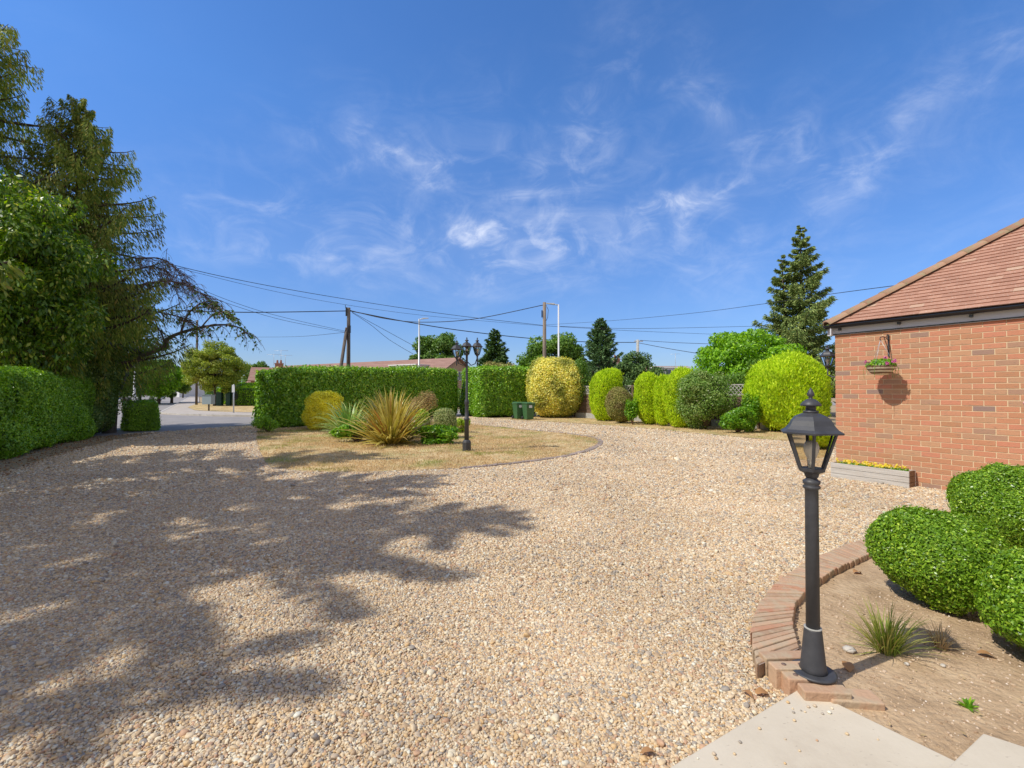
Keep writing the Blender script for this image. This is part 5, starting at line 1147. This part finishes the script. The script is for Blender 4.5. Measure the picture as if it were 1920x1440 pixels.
# ------------------------------------------------------------------ poles, lamps, wires
def pole(name, label, px, Z, ytop, r, m, extra=None, lean=None, cat='pole', group=None):
    base = stand(px, Z); top = P(px, ytop, Z); e = empty(name, base, 0, label, cat, group); b = MB(); h = top.z
    b.tube([(0, 0, 0), (0, 0, h)], [r, r*.75], 12); b.build('shaft', M[m], e); return e, h
p1, h1 = pole('telegraph_pole', 'wooden telegraph pole with a leaning strut behind the long hedge', 653, 32, 577, .15, 'dark_pole', group='poles')
b = MB(); q = P(639, 690, 31)-Vector(p1.location); q2 = P(650, 615, 32)-Vector(p1.location); d = (q-q2)
b.tube([q2, q2+d*2.4 if (q2+d*2.4).z > 0 else q2+d*(q2.z/-d.z)], [.1, .13], 10); b.build('strut', M['dark_pole'], p1)
b = MB(); b.box((-.1, -.16, h1-.3), (.1, .06, .6)); b.box((.13, -.14, h1-1.5), (.12, .1, .5)); b.tube([(-.16, -.1, h1-.1), (-.2, -.12, h1+.15), (-.12, -.1, h1+.2)], .02, 6); b.tube([(.0, -.17, h1-.1), (.06, -.2, h1-2), (.03, -.18, h1-4)], .025, 6); b.build('cable_box', M['black_plastic'], p1)
p2, h2 = pole('telegraph_pole', 'plain brown wooden telegraph pole above the big yellow shrub', 1021, 30, 567, .14, 'pole_wood', group='poles')
b = MB(); b.box((-.16, -.03, h2-.75), (.07, .12, .45)); b.tube([(.1, -.1, h2-.2), (.24, -.1, h2-.5), (.2, -.1, h2-1.0), (.1, -.1, h2-1.2)], .015, 6); b.build('cable_box', M['black_plastic'], p2)
p3, h3 = pole('telegraph_pole', 'short pale concrete pole above the dark yew', 1196, 48, 637, .18, 'concrete', group='poles')
b = MB(); b.box((.1, 0, h3-.15), (.9, .1, .1)); b.build('cross_arm', M['grey_metal'], p3)
p0, h0 = pole('telegraph_pole', 'thin dark telegraph pole beside the yellow green street tree', 368.5, 44, 600, .11, 'dark_pole', group='poles')
def street_lamp(label, px, Z, ytop, side, r=.075):
    base = stand(px, Z); h = P(px, ytop, Z).z; e = empty('street_lamp', base, 0, label, 'street lamp', 'white street lamps'); b = MB()
    b.tube([(0, 0, 0), (0, 0, 1.2), (0, 0, 1.25), (0, 0, h)], [r*1.4, r*1.4, r, r*.75], 12); b.tube([(0, 0, h-.03), (side*.35, 0, h+.02)], .035, 8); b.build('column', M['grey_metal'] if side > 0 else M['shaded_white'], e)
    b = MB(); vs = [(side*.25, -.1, h-.03), (side*.8, -.07, h+.05), (side*.8, .07, h+.05), (side*.25, .1, h-.03), (side*.25, -.09, h+.08), (side*.75, -.05, h+.1), (side*.75, .05, h+.1), (side*.25, .09, h+.08)]
    b.add(vs, [(0, 3, 2, 1), (4, 5, 6, 7), (0, 1, 5, 4), (1, 2, 6, 5), (2, 3, 7, 6), (3, 0, 4, 7)]); bevel(b.build('lamp_head', M['grey_metal'], e), .02)
street_lamp('tall white street lamp right of the plain wooden pole', 1047.5, 29, 571, -1, .062)
street_lamp('grey street lamp in front of the oak', 785.5, 38, 598, 1, .08)
street_lamp('pale lamp column seen left through the road opening', 252, 33, 655, -1, .07)
def wire(label, pts, r=.02):
    q = [P(x, y, Z) for x, y, Z in pts]; out = []
    for i in range(len(q)-1):
        p0_, p1_, p2_, p3_ = q[max(i-1, 0)], q[i], q[i+1], q[min(i+2, len(q)-1)]
        for k in range(8):
            t = k/8; out.append(.5*((2*p1_)+(-p0_+p2_)*t+(2*p0_-5*p1_+4*p2_-p3_)*t*t+(-p0_+3*p1_-3*p2_+p3_)*t**3))
    out.append(q[-1]); b = MB(); b.tube(out, r, 5); o = b.build('overhead_wire', M['wire']); tag(o, label, 'wire', 'overhead wires'); return o
wire('thick level cable running left from the strutted pole', [(-150, 566, 20), (270, 580, 26), (460, 585.5, 29), (648, 583, 31.9)], .03)
wire('sagging cable joining the tops of the two wooden poles', [(657, 582, 32), (720, 597, 31.6), (790, 604, 31.2), (890, 598, 30.6), (1018, 572, 30)], .024)
wire('thick cable falling right from the strutted pole to the concrete pole', [(657, 583, 32), (755, 602, 35), (860, 619, 39), (990, 634, 43), (1100, 641, 46), (1192, 642, 48)], .036)
wire('long thin cable crossing from the upper left to the plain pole', [(60, 420, 15), (322, 496, 19), (500, 535, 23), (700, 569, 26), (860, 592, 28), (1018, 610, 30)], .014)
wire('fainter long cable just below the crossing cable', [(60, 440, 16), (322, 500, 20), (500, 543, 24), (640, 570, 27), (800, 592, 29), (1018, 611, 30)], .009)
wire('thin cable rising right from the plain pole to the brick roof', [(1024, 609, 30), (1150, 601, 25), (1300, 587, 20), (1430, 570, 16), (1560, 551, 12.5), (1720, 530, 9.6)], .008)
wire('upper of two slack lines meeting the strutted pole from the left', [(330, 520, 20), (420, 560, 24), (520, 592, 28), (648, 621, 32)], .011)
wire('lower of two slack lines meeting the strutted pole from the left', [(350, 540, 20), (430, 570, 24), (530, 600, 28), (648, 623, 32)], .011)
wire('faint line sagging left from the middle of the strutted pole', [(380, 632, 60), (475, 632, 55), (560, 631, 45), (648, 623, 32)], .014)
wire('upper guy line falling right from the strutted pole', [(660, 585, 32), (700, 607, 33), (775, 648, 34)], .014)
wire('lower guy line falling right from the strutted pole', [(660, 586, 32), (695, 609, 33), (730, 637, 34), (775, 664, 34)], .014)
wire('level faint line crossing behind the blue green conifer', [(1050, 612, 34), (1200, 616, 38), (1440, 611, 40)], .014)
wire('faint line dipping toward the bright garden tree', [(1024, 611, 30), (1200, 621, 36), (1400, 629, 42)], .012)
wire('upper line leaving the concrete pole to the right', [(1200, 638, 48), (1260, 642, 46), (1335, 645, 42)], .022)
wire('lower line leaving the concrete pole to the right', [(1198, 643, 48), (1250, 653, 46), (1310, 663, 42)], .026)

# ------------------------------------------------------------------ street side items
sp = at(438, 777); e = empty('sign_post', sp, 0, 'thin grey post with a small sign plate on the far verge', 'sign post')
b = MB(); hh_ = P(438, 721, sp.y).z; b.tube([(0, 0, .1), (0, 0, hh_)], .04, 8); b.build('post', M['grey_metal'], e)
b = MB(); b.box((0, -.05, hh_-.25), (.16, .02, .45)); b.build('sign_plate', M['render_white'], e)
bp = at(391.5, 773); e = empty('service_cabinet', bp, 0, 'grey blue box raised on a dark post on the far verge', 'cabinet')
b = MB(); z0 = P(391, 758, bp.y).z; z1 = P(391, 741, bp.y).z; b.tube([(0, 0, .1), (0, 0, z0)], .05, 8); b.build('post', M['dark_pole'], e)
b = MB(); b.box((-.02, 0, (z0+z1)/2), (.62, .42, z1-z0)); bevel(b.build('box', M['box_grey'], e), .02); b = MB(); b.box((-.02, 0, z1+.015), (.68, .48, .03)); b.build('lid', M['box_grey'], e)
for px, lab in ((411, 'dark green street cabinet nearest the raised grey box'), (429, 'dark green street cabinet half hidden in the roadside hedge')):
    c = at(px, 762.5); e = empty('street_cabinet', c, .1, lab, 'cabinet', 'green street cabinets'); b = MB(); b.box((0, 0, .65), (.55 if px < 420 else .35, .4, 1.2)); bevel(b.build('body', M['cabinet_green'], e), .02); b = MB(); b.box((0, 0, 1.28), (.62 if px < 420 else .4, .46, .06)); b.build('lid', M['cabinet_green'], e)
def car(label, px, Z, rz, m):
    e = empty('parked_car', stand(px, Z), rz, label, 'car', 'cars parked far off'); prof = [(-2.1, .3), (-2.15, .75), (-1.9, .9), (-1.5, .95), (-1.0, 1.42), (.5, 1.45), (1.15, .98), (1.95, .85), (2.1, .6), (2.1, .3)]
    b = MB(); n = len(prof); vs = [(x, -.85+(.12 if z > 1 else 0), z) for x, z in prof]+[(x, .85-(.12 if z > 1 else 0), z) for x, z in prof]
    b.add(vs, [tuple(range(n-1, -1, -1)), tuple(range(n, 2*n))]+[(i, i+1, n+i+1, n+i) for i in range(n-1)]+[(n-1, 0, n, 2*n-1)]); bevel(b.build('body', m, e), .04)
    g_ = MB(); 
    for s_ in (-1, 1): y = s_*.80; g_.add([(-1.3, y*1.03, .98), (.95, y*1.03, 1.0), (.42, y*.95, 1.36), (-.95, y*.95, 1.34)], [(0, 1, 2, 3) if s_ < 0 else (3, 2, 1, 0)])
    g_.build('windows', M['window_glass'], e)
    for x in (-1.3, 1.3):
        for y in (-.8, .8): w_ = MB(); w_.tube([(x, y-.1, .32), (x, y+.1, .32)], .32, 14); w_.build('wheel', M['rubber'], e)
car('pale car parked far off beyond the low gate hedge', 270, 60, .2, M['car_white'])
car('dark blue car parked at the left beyond the low gate hedge', 243, 62, .1, M['car_blue'])
print('objects', len(bpy.data.objects))
